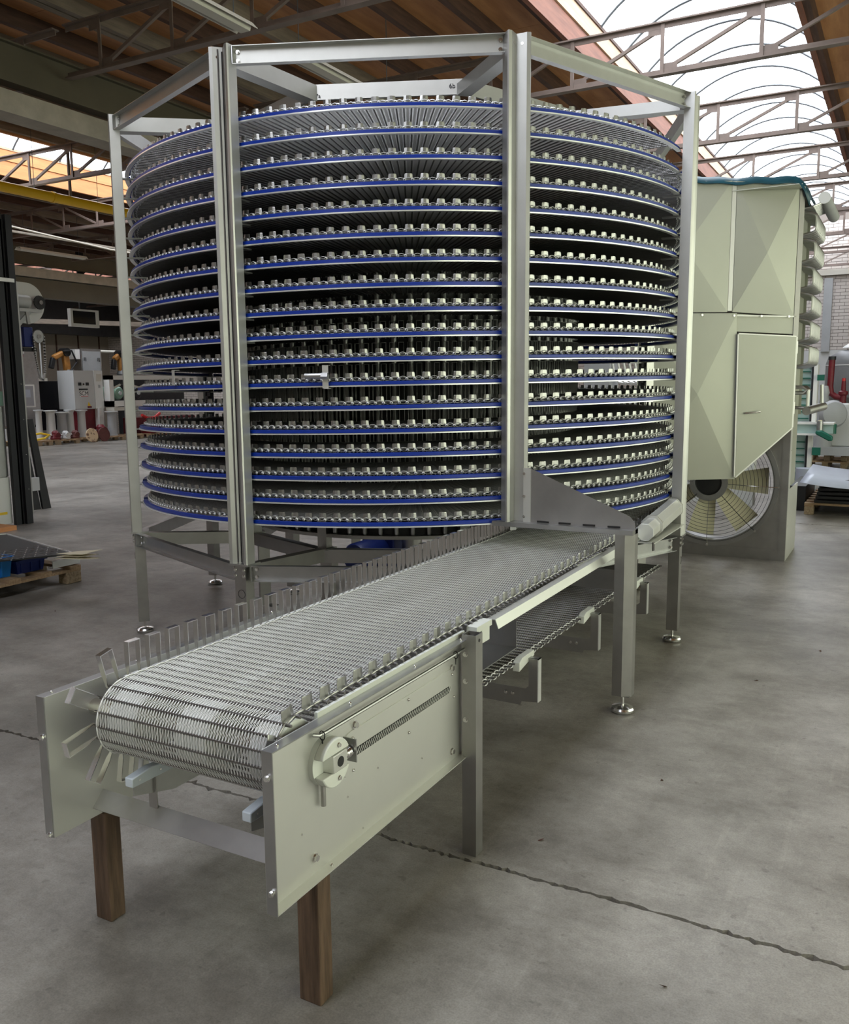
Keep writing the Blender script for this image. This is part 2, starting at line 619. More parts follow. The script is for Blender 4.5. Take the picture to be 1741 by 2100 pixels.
BRT = brick_tex()
obj('brickwork', M().box(XL, -0.2, Y1, Y1 + .2, 0, 6.0), BRT, wb, smooth=False)
obj('brickwork', M().box(2.6, XR, Y1, Y1 + .2, 0, 6.0), BRT, wb, smooth=False)
obj('mortar_bed', M().box(-0.2, 2.6, Y1 + .008, Y1 + .2, 0, 6.0), MORTAR, wb, smooth=False)
bm = M().box(0, .229, 0, .03, 0, .074).mesh('brick', False)
bm.materials.append(BRICK)
for j in range(38):
    for i in range(12):
        x = -0.2 + i * .24 - (.12 if j % 2 else 0)
        if x + .22 < 2.6 and x > -.2:
            if len([1]) and 2.35 + j * .085 < 5.55:
                obj('brick', bm, None, wb, mtx=T(x, Y1, 2.35 + j * .085))
obj('rendered_base', M().box(-0.2, 2.6, Y1 - .03, Y1 + .01, 0, 2.34), LGREY, wb, smooth=False)
dp = obj('downpipe', M().box(.86, 1.06, Y1 - .10, Y1, 2.30, 4.15), GREYP, wb, smooth=False)
obj('wall_girder', M().box(-.2, 2.6, Y1 - .12, Y1 + .005, 4.22, 4.36), LAMPW, wb, smooth=False)

# ---- ceiling: plywood on joists, sloped nowhere
ceil = sroot('ceiling', 'plywood roof deck on timber joists between the skylights', 'ceiling')
decks = [(-4.15, -.30, 1), (1.85, 5.60, 1), (-8.0, -4.15, 1), (-14.0, -10.15, 0), (-17.85, -14.0, 0), (5.6, XR, 0), (XL, -20.0, 0)]
jm = {}
for a, b, near in decks:
    obj('roof_slab', M().box(a - .02, b + .02, Y0, Y1, 5.18, 5.30), WALLB, ceil, smooth=False)
    if near:
        nx = 3
        wd = (b - a) / nx
        sm = M().box(.003, wd - .003, .003, 2.717, 0, .018).mesh('plywood_sheet', False)
        sm.materials.append(PLY)
        for i in range(nx):
            for k in range(11):
                y = Y0 + 1.1 + k * 2.72
                obj('plywood_sheet', sm, None, ceil, mtx=T(a + i * wd, y, 5.155))
        obj('plywood_strip', M().box(a, b, Y0, Y0 + 1.1, 5.155, 5.173), PLY, ceil, smooth=False)
    else:
        obj('plywood_field', M().box(a, b, Y0, Y1, 5.155, 5.173), PLY, ceil, smooth=False)
    n = max(2, round((b - a) / .62))
    for i in range(n + 1):
        x = a + .05 + (b - a - .10) * i / n
        mt = JOISTP if (-4.2 < x < -2.6 or x < -4.2) and i % 2 == 0 else JOIST
        obj('joist', M().box(x - .035, x + .035, Y0, Y1, 5.0, 5.155), mt, ceil, smooth=False)

# ---- skylights: timber kerbs, barrel arches and panes
RISE = .48


def arch_pts(a, b, z, n=18):
    wd = b - a
    rad = (wd * wd / 4 + RISE * RISE) / (2 * RISE)
    h = math.asin(wd / 2 / rad)
    return [(a + wd / 2 + rad * SI(-h + 2 * h * i / n), z - (rad - RISE) + rad * CO(-h + 2 * h * i / n)) for i in range(n + 1)]


names = ['over the spiral tower', 'over the neighbouring bay on the left', 'far left above the stored machines']
for si, (a, b) in enumerate(SKY):
    sk = sroot('window_%d' % (si + 2), 'barrel vault roof skylight ' + names[si], 'skylight')
    kb = (REDW, PALEW) if si != 1 else (ORANGEW, ORANGEW)
    for s, x in ((-1, a), (1, b)):
        x0, x1 = (x - .07, x - .02) if s < 0 else (x + .02, x + .07)
        obj('kerb_board', M().box(x0, x1, Y0, Y1, 4.97, 5.20), kb[0], sk, smooth=False)
        x0, x1 = (x - .05, x) if s < 0 else (x, x + .05)
        obj('kerb_top_board', M().box(x0, x1, Y0, Y1, 5.205, 5.38), kb[1], sk, smooth=False)
        x0, x1 = (x - .02, x + .015) if s < 0 else (x - .015, x + .02)
        obj('kerb_lath', M().box(x0, x1, Y0, Y1, 5.375, 5.41), PALEW if si else JOIST, sk, smooth=False)
    if si == 1:
        # tall orange planking on the far side of the light well
        for k in range(3):
            obj('plank', M().box(a - .12, a - .05, Y0, Y1, 4.99 + k * .14, 5.12 + k * .14), ORANGEW, sk, smooth=False)
    pts = arch_pts(a, b, 5.39)
    st = 2.72 / 3
    am = M().tube([(x, 0, z) for x, z in pts], .015, 6).mesh('arch')
    am.materials.append(ARCH)
    pm = M()
    n = len(pts)
    pm.add([(x, .012, z) for x, z in pts] + [(x, st - .012, z) for x, z in pts], [(i, i + 1, n + i + 1, n + i) for i in range(n - 1)])
    pme = pm.mesh('pane')
    pme.materials.append(GLAZE)
    y = -11.0 + .3
    obj('pane', pme, None, sk, mtx=T(0, y - st, 0))
    while y < Y1:
        obj('arch', am, None, sk, mtx=T(0, y, 0))
        obj('pane', pme, None, sk, mtx=T(0, y, 0))
        y += st

# ---- steel trusses across each bay
ZT, ZB, NS = 4.87, 4.41, .88
LANG = thin([(-.035, 0), (0, 0), (0, -.045)], .006)


def truss_parts(xc, flip):
    """meshes of one truss at y = 0"""
    xs = [xc + NS * k for k in range(-5, 6)]
    P = []
    for z, s in ((ZT, 1), (ZB, -1)):
        P.append(('top_chord' if s > 0 else 'bottom_chord', M().box(xs[0] - .45, xs[-1] + .45, -.04, .04, z - .008 if s > 0 else z - .006, z + .006 if s > 0 else z + .008).box(xs[0] - .45, xs[-1] + .45, -.005, .005, z - .05 if s > 0 else z + .008, z - .008 if s > 0 else z + .05).mesh('chord', False), None))
    vm = M().box(-.018, .018, -.018, -.010, ZB, ZT).box(-.018, -.010, -.012, .02, ZB, ZT).mesh('vertical', False)
    dm = M().bar((.05, .012, ZB + .06), (NS - .05, .012, ZT - .06), .03, .03).mesh('diagonal', False)
    dm2 = M().bar((.05, .012, ZT - .06), (NS - .05, .012, ZB + .06), .03, .03).mesh('diagonal', False)
    gm = M().box(-.01, .14, -.004, .004, ZB + .01, ZB + .10).mesh('gusset', False)
    gt = M().box(-.14, .01, -.004, .004, ZT - .10, ZT - .01).mesh('gusset', False)
    for k, x in enumerate(xs):
        P.append(('vertical', vm, x))
        P.append(('gusset', gm, x))
        P.append(('gusset', gt, x))
        if k < len(xs) - 1:
            P.append(('diagonal', dm2 if (flip and x < xc) else dm, x))
    for _, me, _x in P:
        if not me.materials:
            me.materials.append(TRUSS)
    return P


bays = [(.735, False, 'over the spiral tower bay', [-1.89, .83, 3.55, 6.27, 8.99, 11.71, 14.43, 17.15, 19.6]),
        (-9.1, True, 'over the neighbouring bay on the left', [.83, 3.55, 6.27, 8.99, 11.71, 14.43]),
        (-18.95, True, 'over the far left bay', [6.27, 8.99, 11.71, 14.43, 17.15])]
for xc, flip, where, ys in bays:
    P = truss_parts(xc, flip)
    for k, y in enumerate(ys):
        vis = [v for v in ys if v > 0]
        lab = ('steel lattice roof truss %s, behind the photographer' % where) if y < 0 else '%s brown-grey steel lattice truss from the photographer %s' % (ORD[vis.index(y)], where)
        t = thing('roof_truss', lab, 'truss', (xc, y, ZB), 'roof trusses')
        for nm, me, x in P:
            obj(nm, me, None, t, mtx=T(0 if x is None else x, y, 0))

# ---- valley beams along the hall
for xv, who in ((-4.2, 'left of the spiral tower'), (-14.05, 'in front of the far left bay'), (5.65, 'to the right of the photographer')):
    t = thing('valley_girder', 'long olive painted steel gutter girder along the hall ' + who, 'beam', (xv, 0, 4.2))
    obj('web', M().box(xv - .05, xv, Y0, Y1, 4.24, 4.56), OLIVE, t, smooth=False)
    obj('flange', M().box(xv - .10, xv + .05, Y0, Y1, 4.56, 4.575), OLIVE, t, smooth=False)
    obj('flange', M().box(xv - .10, xv + .05, Y0, Y1, 4.225, 4.24), OLIVE, t, smooth=False)
    tag(obj('concrete_beam', M().box(xv - .25, xv + .02, Y0, Y1, 3.97, 4.165), CONC, smooth=False),
        'grey cast concrete beam below the olive gutter girder ' + who, 'beam')
    if xv == -4.2:
        obj('lettering', text_mesh('-WA-22', .10), INK, bpy.data.objects['concrete_beam'], mtx=frame_mtx((xv + .021, -.1, 4.06), (0, -1, 0), (0, 0, -1)))
tag(obj('roller_shutter_box', M().box(-14.4, -14.1, 5.0, 15.0, 3.55, 3.95), OLIVE, smooth=False),
    'brown shutter box slung under the far gutter girder', 'shutter box')
tag(obj('timber_beam', M().bar((-20.5, 9.0, 3.45), (-19.5, 16.5, 3.62), .16, .14), JOISTP, smooth=False),
    'grey timber beam crossing above the stored machines', 'beam')

# ---- yellow gas pipe
t = thing('gas_pipe', 'bright yellow gas pipe hung along the neighbouring bay', 'pipe', (-7.62, 4, 4.2))
obj('pipe', M().cyl((-7.62, -4, 4.17), (-7.62, 18, 4.17), .068, 16), YELLOW, t)
for y in (3.4, 7.4, 11.4):
    obj('coupling', M().cyl((-7.62, y, 4.17), (-7.62, y + .05, 4.17), .076, 16), YELLOW, t)
    obj('hanger', M().box(-7.63, -7.61, y + .3, y + .34, 4.23, 5.0), TRUSS, t, smooth=False)
tag(obj('grey_conduit', M().tube([(-9.2, 3.0, 4.05), (-9.3, 4.6, 3.98), (-9.4, 6.0, 3.93), (-9.5, 8.5, 3.95)], .018, 6), LAMPW),
    'thin pale cable sagging below the yellow pipe', 'cable')
tag(obj('white_conduit', M().cyl((-11.2, 2.0, 4.32), (-11.2, 16, 4.32), .022, 8), LAMPW),
    'pale straight pipe along the neighbouring bay behind the trusses', 'pipe')

# ---- trough lamp housings, switched off
lp = thin([(-.10, 0), (-.05, .05), (.05, .05), (.10, 0)], .004)
for (x, y0, y1, z, lab) in [(-1.62, -1.15, .40, 4.22, 'white trough lamp nearest the top edge above the tower'),
                           (-1.62, .90, 2.6, 4.22, 'white trough lamp just behind the tower frame top'),
                           (-7.9, 3.2, 4.6, 4.24, 'white trough lamp beside the yellow gas pipe'),
                           (-12.5, 6.5, 8.1, 4.24, 'white trough lamp below the second truss row on the left'),
                           (-17.3, 10.5, 11.6, 4.22, 'white trough lamp high above the stored machines')]:
    t = thing('trough_lamp', lab, 'lamp', (x, y0, z), 'unlit trough lamps')
    obj('housing', M().prism(lp, (x, y0, z), (x, y1, z)), LAMPW, t, smooth=False)
    obj('tube_cover', M().prism([(-.045, -.012), (.045, -.012), (.06, .03), (-.06, .03)], (x, y0 + .02, z), (x, y1 - .02, z)), LAMPW, t, smooth=False)
    for y in (y0 + .15, y1 - .15):
        obj('hanger_wire', M().cyl((x, y, z + .04), (x, y, 5.157), .004, 5), ARCH, t)
# ================================================================== SPIRAL FRAME
PITCH = .1145
ZL0 = .765            # lip height where the belt enters, at angle 0
RB0, RB1 = 1.118, 1.722   # belt inner / outer radius
NR = 284              # rods per turn
POSTA = [R(.94 + 45 * k) for k in range(8)]
fr = thing('spiral_frame', 'tall octagonal stainless steel frame with blue edged rails carrying the spiral belt', 'machine frame', (0, 0, 0))


def P3(r, a, z):
    return Vector((r * CO(a), r * SI(a), z))


RP = 1.834
sec = [(-.060, -.055), (-.004, -.055), (0, -.052), (-.004, -.038), (-.040, 0), (-.004, .038), (0, .052), (-.004, .055), (-.060, .055)]


def post_mesh(z0, z1):
    m = M()
    poly = [(x, y) for x, y in thin(sec, -.003)]
    n = len(poly)
    vs = [(x, y, z0) for x, y in poly] + [(x, y, z1) for x, y in poly]
    fs = [(i, (i + 1) % n, n + (i + 1) % n, n + i) for i in range(n)]
    h = n // 2
    for i in range(h - 1):
        a, b, c, d = i, i + 1, n - 2 - i, n - 1 - i
        fs += [(a, b, c, d), (n + d, n + c, n + b, n + a)]
    return m.add(vs, fs)


pm = post_mesh(.655, 3.13).mesh('post', False)
pmf = post_mesh(.885, 3.13).mesh('post', False)
for q in (pm, pmf):
    q.materials.append(GALV)
# lower leg, closed box with a front hole
lm = M().box(-.075, -.010, -.035, .035, .075, .655).mesh('leg', False)
lm.materials.append(STEEL_D)
cap = M().box(-.10, .006, -.062, .062, .648, .658).mesh('cap_plate', False)
cap.materials.append(STEEL)
fm = M().cyl((0, 0, .03), (0, 0, .09), .0085, 10).mesh('foot_rod')
fm.materials.append(CHROME)
dm = M().lathe([(.050, 0), (.052, .006), (.055, .008), (.056, .018), (.050, .027), (.030, .033), (.012, .036)], (0, 0, 0), (0, 0, 1), 28).mesh('foot_disc')
dm.materials.append(CHROME)
hm = M().ring((0, 0, 0), (1, 0, 0), .021, .023, .001, 20).mesh('hole_rim')
hm.materials.append(DARKM)


def foot(parent, x, y):
    f = obj('foot', dm, None, parent, mtx=T(x, y, 0))
    obj('foot_rod', fm, None, f, mtx=T(x, y, 0))
    return f


for k, a in enumerate(POSTA):
    mt = RZ(a)
    bx = T(RP * CO(a), RP * SI(a), 0) @ mt
    fc = (k == 7)
    p = obj('post', pmf if fc else pm, None, fr, mtx=bx)
    if not fc:
        lg = obj('leg', lm, None, fr, mtx=bx)
        obj('cap_plate', cap, None, lg, mtx=bx)
        obj('hole_rim', hm, None, lg, mtx=bx @ T(-.009, .006, .50))
        c = P3(RP - .045, a, 0)
        foot(fr, c.x, c.y)
        for dz in (.595, .625):
            for s in (-1, 1):
                q = P3(RP - .008, a, dz) + Vector((-SI(a), CO(a), 0)) * s * .027
                bolt(p, q, (CO(a), SI(a), 0), .8)
    if k == 6:
        obj('dark_gap_strip', M().box(-.038, -.030, -.010, .010, .66, 3.11), BLACK, p, smooth=False, mtx=bx)  # black strip paints in the shade of this post's groove
        for s in (-1, 1):
            obj('channel_lip', M().box(-.036, -.016, s * .017 - .003, s * .017 + .003, .66, 3.12), STEEL, p, smooth=False, mtx=bx)
    tn = Vector((-SI(a), CO(a), 0))
    for s in (-1, 1):
        bolt(p, P3(RP - .022, a, 3.085) + tn * s * .024, (CO(a) - s * tn.x * .8, SI(a) - s * tn.y * .8, 0), .8)
    if k in (5, 6, 7, 0):
        for i in range(18):
            bolt(p, P3(RP - .032, a, ZL0 + PITCH * (i + .98 * (k / 8 + .003)) + .012) + tn * (-.014), (CO(a) + tn.x * .7, SI(a) + tn.y * .7, 0), .55, RIVET, 'rivet')

# channel beams between the posts, top ring and lower ring
chan = thin([(.032, .038), (0, .038), (0, -.038), (.032, -.038)], -.003)
for k in range(8):
    a0, a1 = POSTA[k], POSTA[(k + 1) % 8] + (2 * math.pi if k == 7 else 0)
    for nm, rr, z in (('top_beam', RP - .034, 3.085), ('ring_beam', RP - .030, .607)):
        q0, q1 = P3(rr, a0, z), P3(rr, a1, z)
        d = (q1 - q0).normalized()
        p0, p1 = q0 + d * .052, q1 - d * .052
        b = obj(nm, M().prism(chan, p0, p1), GALV if nm == 'top_beam' else STEEL, fr, smooth=False)
        nrm = d.cross(Vector((0, 0, 1)))
        for s, pp in ((1, p0), (-1, p1)):
            e = obj('end_plate', M().prism([(.0, -.038), (.034, -.038), (.034, .038), (0, .038)], pp, pp + d * s * .004), STEEL, b, smooth=False)
            for dz in (-.02, .02):
                bolt(b, pp + d * s * .022 + nrm * .004 + Vector((0, 0, dz)), nrm, .8)

# hub octagon on top, radial arms
RH, ZH = 1.093, 3.16
for k in range(8):
    a0, a1 = POSTA[k], POSTA[(k + 1) % 8] + (2 * math.pi if k == 7 else 0)
    q0, q1 = P3(RH, a0, ZH), P3(RH, a1, ZH)
    hb = obj('hub_beam', M().prism(thin([(-.04, 0), (0, 0), (0, -.078), (-.02, -.078)], -.003), q0, q1), GALV, fr, smooth=False)
    d = (q1 - q0).normalized()
    if k == 6:
        nrm = d.cross(Vector((0, 0, 1)))
        obj('lettering', text_mesh('7a', .030), INK, hb, mtx=frame_mtx(q0 + d * .045 + nrm * .002 + V(0, 0, -.060), d, (0, 0, 1)))
        obj('lettering', text_mesh('6b', .034), INK, hb, mtx=frame_mtx(q1 - d * .065 + nrm * .002 + V(0, 0, -.036), d, (0, 0, 1)))
    p0, p1 = P3(RP - .05, a0, 3.125), P3(RH - .01, a0, ZH - .005)
    arm = obj('radial_arm', M().prism(thin([(.035, 0), (.035, -.078), (-.035, -.078), (-.035, -.02)], .003), p0, p1), GALV, fr, smooth=False)
    dd = (p1 - p0).normalized()
    sd = dd.cross(Vector((0, 0, 1))).normalized()
    for t_ in (.12, .19, .62):
        obj('bolt_hole', M().cyl(p0 + dd * t_ + sd * .034 + V(0, 0, -.035), p0 + dd * t_ + sd * .0365 + V(0, 0, -.035), .006, 10), BLACK, arm)
    # lower radial beams, drum base octagon and its legs
    b0, b1 = P3(RP - .07, a0, .607), P3(1.09, a0, .575)
    obj('base_spoke', M().prism([(-.03, -.038), (.03, -.038), (.03, .038), (-.03, .038)], b0, b1), STEEL_D, fr, smooth=False)
    q0, q1 = P3(1.09, a0, .572), P3(1.09, a1, .572)
    obj('base_beam', M().bar(q0, q1, .06, .078), STEEL_D, fr, smooth=False)
    obj('base_leg', M().box(-.035, .035, -.04, .04, .06, .535), STEEL_D, fr, smooth=False, mtx=T(*P3(1.02, a0, 0)) @ RZ(a0))
    c = P3(1.02, a0, 0)
    foot(fr, c.x, c.y)
    obj('base_strut', M().box(-.03, .03, -.03, .03, .61, .78), STEEL, fr, smooth=False, mtx=T(*P3(1.06, a0, 0)) @ RZ(a0))
    obj('base_plate', M().box(-.05, .05, -.05, .05, .605, .613), STEEL, fr, smooth=False, mtx=T(*P3(1.06, a0, 0)) @ RZ(a0))

# helical support rails with blue wear strips, one segment per octant and tier


def helix_mesh(name, prof, a0, a1, n, mt):
    """profile (r, z) swept along the helix"""
    m = M()
    k = len(prof)
    vs, fs = [], []
    for i in range(n + 1):
        a = a0 + (a1 - a0) * i / n
        vs += [(r * CO(a), r * SI(a), z + PITCH * a / (2 * math.pi)) for r, z in prof]
    for i in range(n):
        fs += [(i * k + j, i * k + (j + 1) % k, (i + 1) * k + (j + 1) % k, (i + 1) * k + j) for j in range(k)]
    fs += [tuple(range(k - 1, -1, -1)), tuple(range(n * k, n * k + k))]
    me = m.add(vs, fs).mesh(name)
    me.materials.append(mt)
    return me


rail = helix_mesh('support_rail', [(1.738, .001), (1.762, 0), (1.762, .006), (1.738, .007)], R(1.0), R(44.0), 16, ALU)
strip = helix_mesh('wear_strip', [(1.730, .0075), (1.752, .0065), (1.755, .008), (1.755, .0225), (1.752, .024), (1.730, .024)], R(1.3), R(43.7), 16, BLUE)
brk = M().box(1.66, 1.79, -.018, .018, -.004, .003).box(1.775, 1.79, -.016, .016, -.03, .003).mesh('rail_bracket', False)
brk.materials.append(STEEL)
for i in range(144):
    a = R(.94 + 45 * i)
    z = ZL0 + PITCH * a / (2 * math.pi)
    mt = T(0, 0, z) @ RZ(a)
    rl = obj('support_rail', rail, None, fr, mtx=mt)
    obj('wear_strip', strip, None, rl, mtx=mt)
    obj('rail_bracket', brk, None, rl, mtx=mt)

# small sensor on a bracket hooked over two rails, and a plain stop bracket
for (aa, z0, z1, full) in ((-73.6, 1.537, 1.648, True), (-105.6, 1.560, 1.640, False)):
    a = R(aa)
    mt = T(*P3(1.772, a, 0)) @ RZ(a)
    if full:
        s = tag(obj('edge_sensor_bracket', M().box(0, .003, -.014, .016, z0, z1).box(-.03, .003, -.014, .016, z1 - .003, z1).box(0, .02, .0, .030, z0 - .002, z0 + .001), SHEET, mtx=mt, smooth=False),
                'small bent sheet bracket with a sensor clipped to the middle tiers', 'bracket')
        obj('sensor_body', M().lathe([(.010, -.085), (.0135, -.083), (.0135, -.01), (.010, 0)], (.02, -.005, (z0 + z1) / 2 + .005), (0, 1, 0), 12), STEEL, s, mtx=mt)
        obj('sensor_nut', M().cyl((.02, -.012, (z0 + z1) / 2 + .005), (.02, .022, (z0 + z1) / 2 + .005), .017, 6), STEEL, s, mtx=mt)
        obj('sensor_cap', M().cyl((.02, -.085, (z0 + z1) / 2 + .005), (.02, -.094, (z0 + z1) / 2 + .005), .0145, 12), STEEL, s, mtx=mt)
    else:
        tag(obj('stop_bracket', M().box(0, .003, -.012, .012, z0, z1).box(-.03, .0, -.012, .012, z1 - .003, z1).box(0, .018, -.012, .012, z0, z0 + .003), SHEET, mtx=mt, smooth=False),
            'plain angled sheet bracket between the left posts on the middle tiers', 'bracket')

# ================================================================== DRUM
dr = thing('drive_drum', 'vertical drum with upright bars inside the spiral', 'drum', (0, 0, .66))
obj('shell', M().ring((0, 0, .68), (0, 0, 1), 1.028, 1.036, 2.24, 96), DARKM, dr)
bb = M().lathe([(.010, 0), (.016, .01), (.016, 2.2), (.010, 2.21)], (0, 0, 0), (0, 0, 1), 12).mesh('drum_bar')
bb.materials.append(STEEL)
for k in range(72):
    a = 2 * math.pi * k / 72
    obj('drum_bar', bb, None, dr, mtx=T(*P3(1.062, a, .70)))
for z in (.68, 2.92):
    obj('rim', M().ring((0, 0, z), (0, 0, 1), .98, 1.085, .02, 96), STEEL_D, dr)
obj('shaft', M().cyl((0, 0, .10), (0, 0, 3.0), .07, 20), STEEL_D, dr)
mo = thing('drum_gear_motor', 'dark blue gear motor under the drum base', 'motor', (-.25, -.2, 0))
obj('body', M().lathe([(.09, 0), (.10, .02), (.10, .30), (.07, .34)], (-.25, -.35, .40), (0, 1, 0), 20), BIN2, mo)
obj('gear_case', M().box(-.38, -.12, -.05, .2, .28, .56), BIN2, mo, bevel=.01)
obj('pedestal', M().box(-.33, -.17, 0, .16, 0, .29), FRAMEB, mo, smooth=False)

# ================================================================== WIRE MESH BELT


def seg_tubes(P0, P1, r, n):
    d = P1 - P0
    d /= np.linalg.norm(d, axis=1)[:, None]
    ref = np.tile(np.array([0.0, 0, 1]), (len(d), 1))
    ref[np.abs(d[:, 2]) > .9] = (1, 0, 0)
    a = np.cross(d, ref)
    a /= np.linalg.norm(a, axis=1)[:, None]
    b = np.cross(d, a)
    ang = 2 * np.pi * np.arange(n) / n
    off = r * (np.cos(ang)[None, :, None] * a[:, None, :] + np.sin(ang)[None, :, None] * b[:, None, :])
    vs = np.stack([P0[:, None, :] + off, P1[:, None, :] + off], 1).reshape(-1, 3)
    base = (np.arange(len(d)) * 2 * n)[:, None]
    j = np.arange(n)[None, :]
    j2 = (j + 1) % n
    fs = np.stack([base + j, base + j2, base + n + j2, base + n + j], 2).reshape(-1, 4)
    return vs, fs


def np_mesh(name, parts, mt, smooth=True, mt2=None):
    """a part given as (verts, quads, 1) takes the second material"""
    vs, fs, k, mi = [], [], 0, []
    for pt in parts:
        v, f = pt[:2]
        mi.append(np.full(len(f), 1 if len(pt) > 2 else 0))
        vs.append(v)
        fs.append(f + k)
        k += len(v)
    vs, fs = np.concatenate(vs), np.concatenate(fs)
    me = bpy.data.meshes.new(name)
    me.vertices.add(len(vs))
    me.vertices.foreach_set('co', vs.astype(np.float32).ravel())
    me.loops.add(len(fs) * 4)
    me.loops.foreach_set('vertex_index', fs.astype(np.int32).ravel())
    me.polygons.add(len(fs))
    me.polygons.foreach_set('loop_start', (np.arange(len(fs)) * 4).astype(np.int32))
    me.polygons.foreach_set('use_smooth', np.full(len(fs), smooth))
    me.materials.append(mt)
    if mt2:
        me.materials.append(mt2)
        me.polygons.foreach_set('material_index', np.concatenate(mi).astype(np.int32))
    me.update(calc_edges=True)
    return me


def m_np(m, mats):
    """many copies of the quads of a small mesh m, one per 4x4 matrix"""
    v = np.array(m.v)
    q = [f if len(f) == 4 else (f[0], f[1], f[2], f[2]) for f in m.f]
    f = np.array(q)
    A = np.array([np.array(x) for x in mats])
    vs = (np.einsum('kij,nj->kni', A[:, :3, :3], v) + A[:, None, :3, 3]).reshape(-1, 3)
    fs = (np.arange(len(A))[:, None, None] * len(v) + f[None]).reshape(-1, 4)
    return vs, fs


# --- pieces of the belt, built in a local frame: x across the belt (outward), y along it, z up


def tab_geo():
    m = M()
    pts = [(-.0205, -.004), (-.0075, 0), (.0075, 0), (.0205, -.004)]
    th = .0016
    k = len(pts)
    vs = []
    for z, s in ((.003, 1.0), (.028, .88), (.031, .80)):
        for y, x in pts:
            vs.append((x, y * s, z))
        for y, x in pts[::-1]:
            vs.append((x - th, y * s, z))
    fs = []
    n = 2 * k
    for i in range(2):
        fs += [(i * n + j, i * n + (j + 1) % n, (i + 1) * n + (j + 1) % n, (i + 1) * n + j) for j in range(n)]
    for j in range(k - 1):
        fs += [(2 * n + j, 2 * n + j + 1, 2 * n + n - 2 - j, 2 * n + n - 1 - j)]
    return m.add(vs, fs)


def loop_geo(span, h):
    """inverted U of flat bar standing on the inner belt edge, legs pinched at the foot"""
    m = M()
    w_, th = .018, .002
    for s in (-1, 1):
        y = s * span / 2
        y0, y1 = (y - th, y) if s > 0 else (y, y + th)
        prof = [(-w_, h), (0, h), (0, .030), (-.005, .004), (-.005, -.006), (-.013, -.006), (-.013, .004), (-w_, .030)]
        n = len(prof)
        vs = [(x, y0, z) for x, z in prof] + [(x, y1, z) for x, z in prof]
        quad = [(0, 1, 2, 7), (2, 3, 6, 7), (3, 4, 5, 6)]
        fs = [q for q in quad] + [tuple(n + i for i in q[::-1]) for q in quad]
        fs += [(i, (i + 1) % n, n + (i + 1) % n, n + i) for i in range(n)]
        m.add(vs, fs)
    m.box(-w_, 0, -span / 2, span / 2, h, h + th)
    return m


def link_geo(hl=.026, hw=.0095, n=10, sides=4):
    pts = [(.6 * hw * SI(2 * math.pi * i / n), hl * CO(2 * math.pi * i / n), .8 * hw * SI(2 * math.pi * i / n)) for i in range(n)]
    return M().tube(pts, .0021, sides, True)




belt = thing('wire_mesh_belt', 'long stainless wire mesh conveyor belt winding up the spiral and along the infeed', 'conveyor belt', (0, 0, 0))
ang = 2 * np.pi * np.arange(NR + 1) / NR
zr = PITCH * np.arange(NR + 1) / NR
cs, sn = np.cos(ang), np.sin(ang)


def polar(r, i):
    return np.stack([r * cs[i], r * sn[i], zr[i] + np.zeros_like(r)], -1)


idx = np.arange(NR)
one = np.ones(NR)
parts = [seg_tubes(polar(one * RB0, idx), polar(one * RB1, idx), .0042, 4) + (1,)]
NWI = 124
D_ = (RB1 - RB0 - .02) / NWI
I, J = np.meshgrid(idx, np.arange(NWI), indexing='ij')
I, J = I.ravel(), J.ravel()
ra = RB0 + .01 + D_ * (J + (J % 2))
rb = RB0 + .01 + D_ * (J + 1 - (J % 2))
pa, pb = polar(ra, I), polar(rb, I + 1)
pa[:, 2] += .003
pb[:, 2] += .003
parts.append(seg_tubes(pa, pb, .0013, 3))
mid = []
for i in range(NR):
    a = (ang[i] + ang[i + 1]) / 2
    mid.append(T(RB1 - .016, 0, 0))
lk = link_geo(.0175, .0115, 8, 3)
mk = [T(0, 0, PITCH * (i + .5) / NR + .002) @ RZ((ang[i] + ang[i + 1]) / 2) @ T(RB1 - (.014 if i % 2 else .010), 0, 0) for i in range(NR)]
parts.append(m_np(lk, mk))
knob = M().lathe([(.001, -.001), (.0085, .001), (.0085, .006), (.004, .010)], (0, 0, 0), (1, 0, 0), 6)
parts.append(m_np(knob, [T(0, 0, zr[i]) @ RZ(ang[i]) @ T(RB1 - .002, 0, 0) for i in range(NR)]))
lg = loop_geo(.030, .086)
parts.append(m_np(lg, [T(0, 0, PITCH * (i + .5) / NR) @ RZ((ang[i] + ang[i + 1]) / 2) @ T(RB0 - .002, 0, 0) for i in range(0, NR, 2)]))
turn = np_mesh('belt_turn', parts, WIRE, mt2=RODM)
ZBELT = ZL0 + .034
for k in range(18):
    o = obj('belt_turn', turn, None, belt, mtx=T(0, 0, ZBELT + PITCH * k))
    o['kind'] = 'stuff'

# --- straight run: top run, nose, return run, as a path in the plane x = const
YN, ZN, RN = -3.575, .660, .100


def ztop(y):
    s = min(1, max(0, (y + 1.1) / 1.1))
    return .760 + (ZBELT - .760) * s * s * (3 - 2 * s)


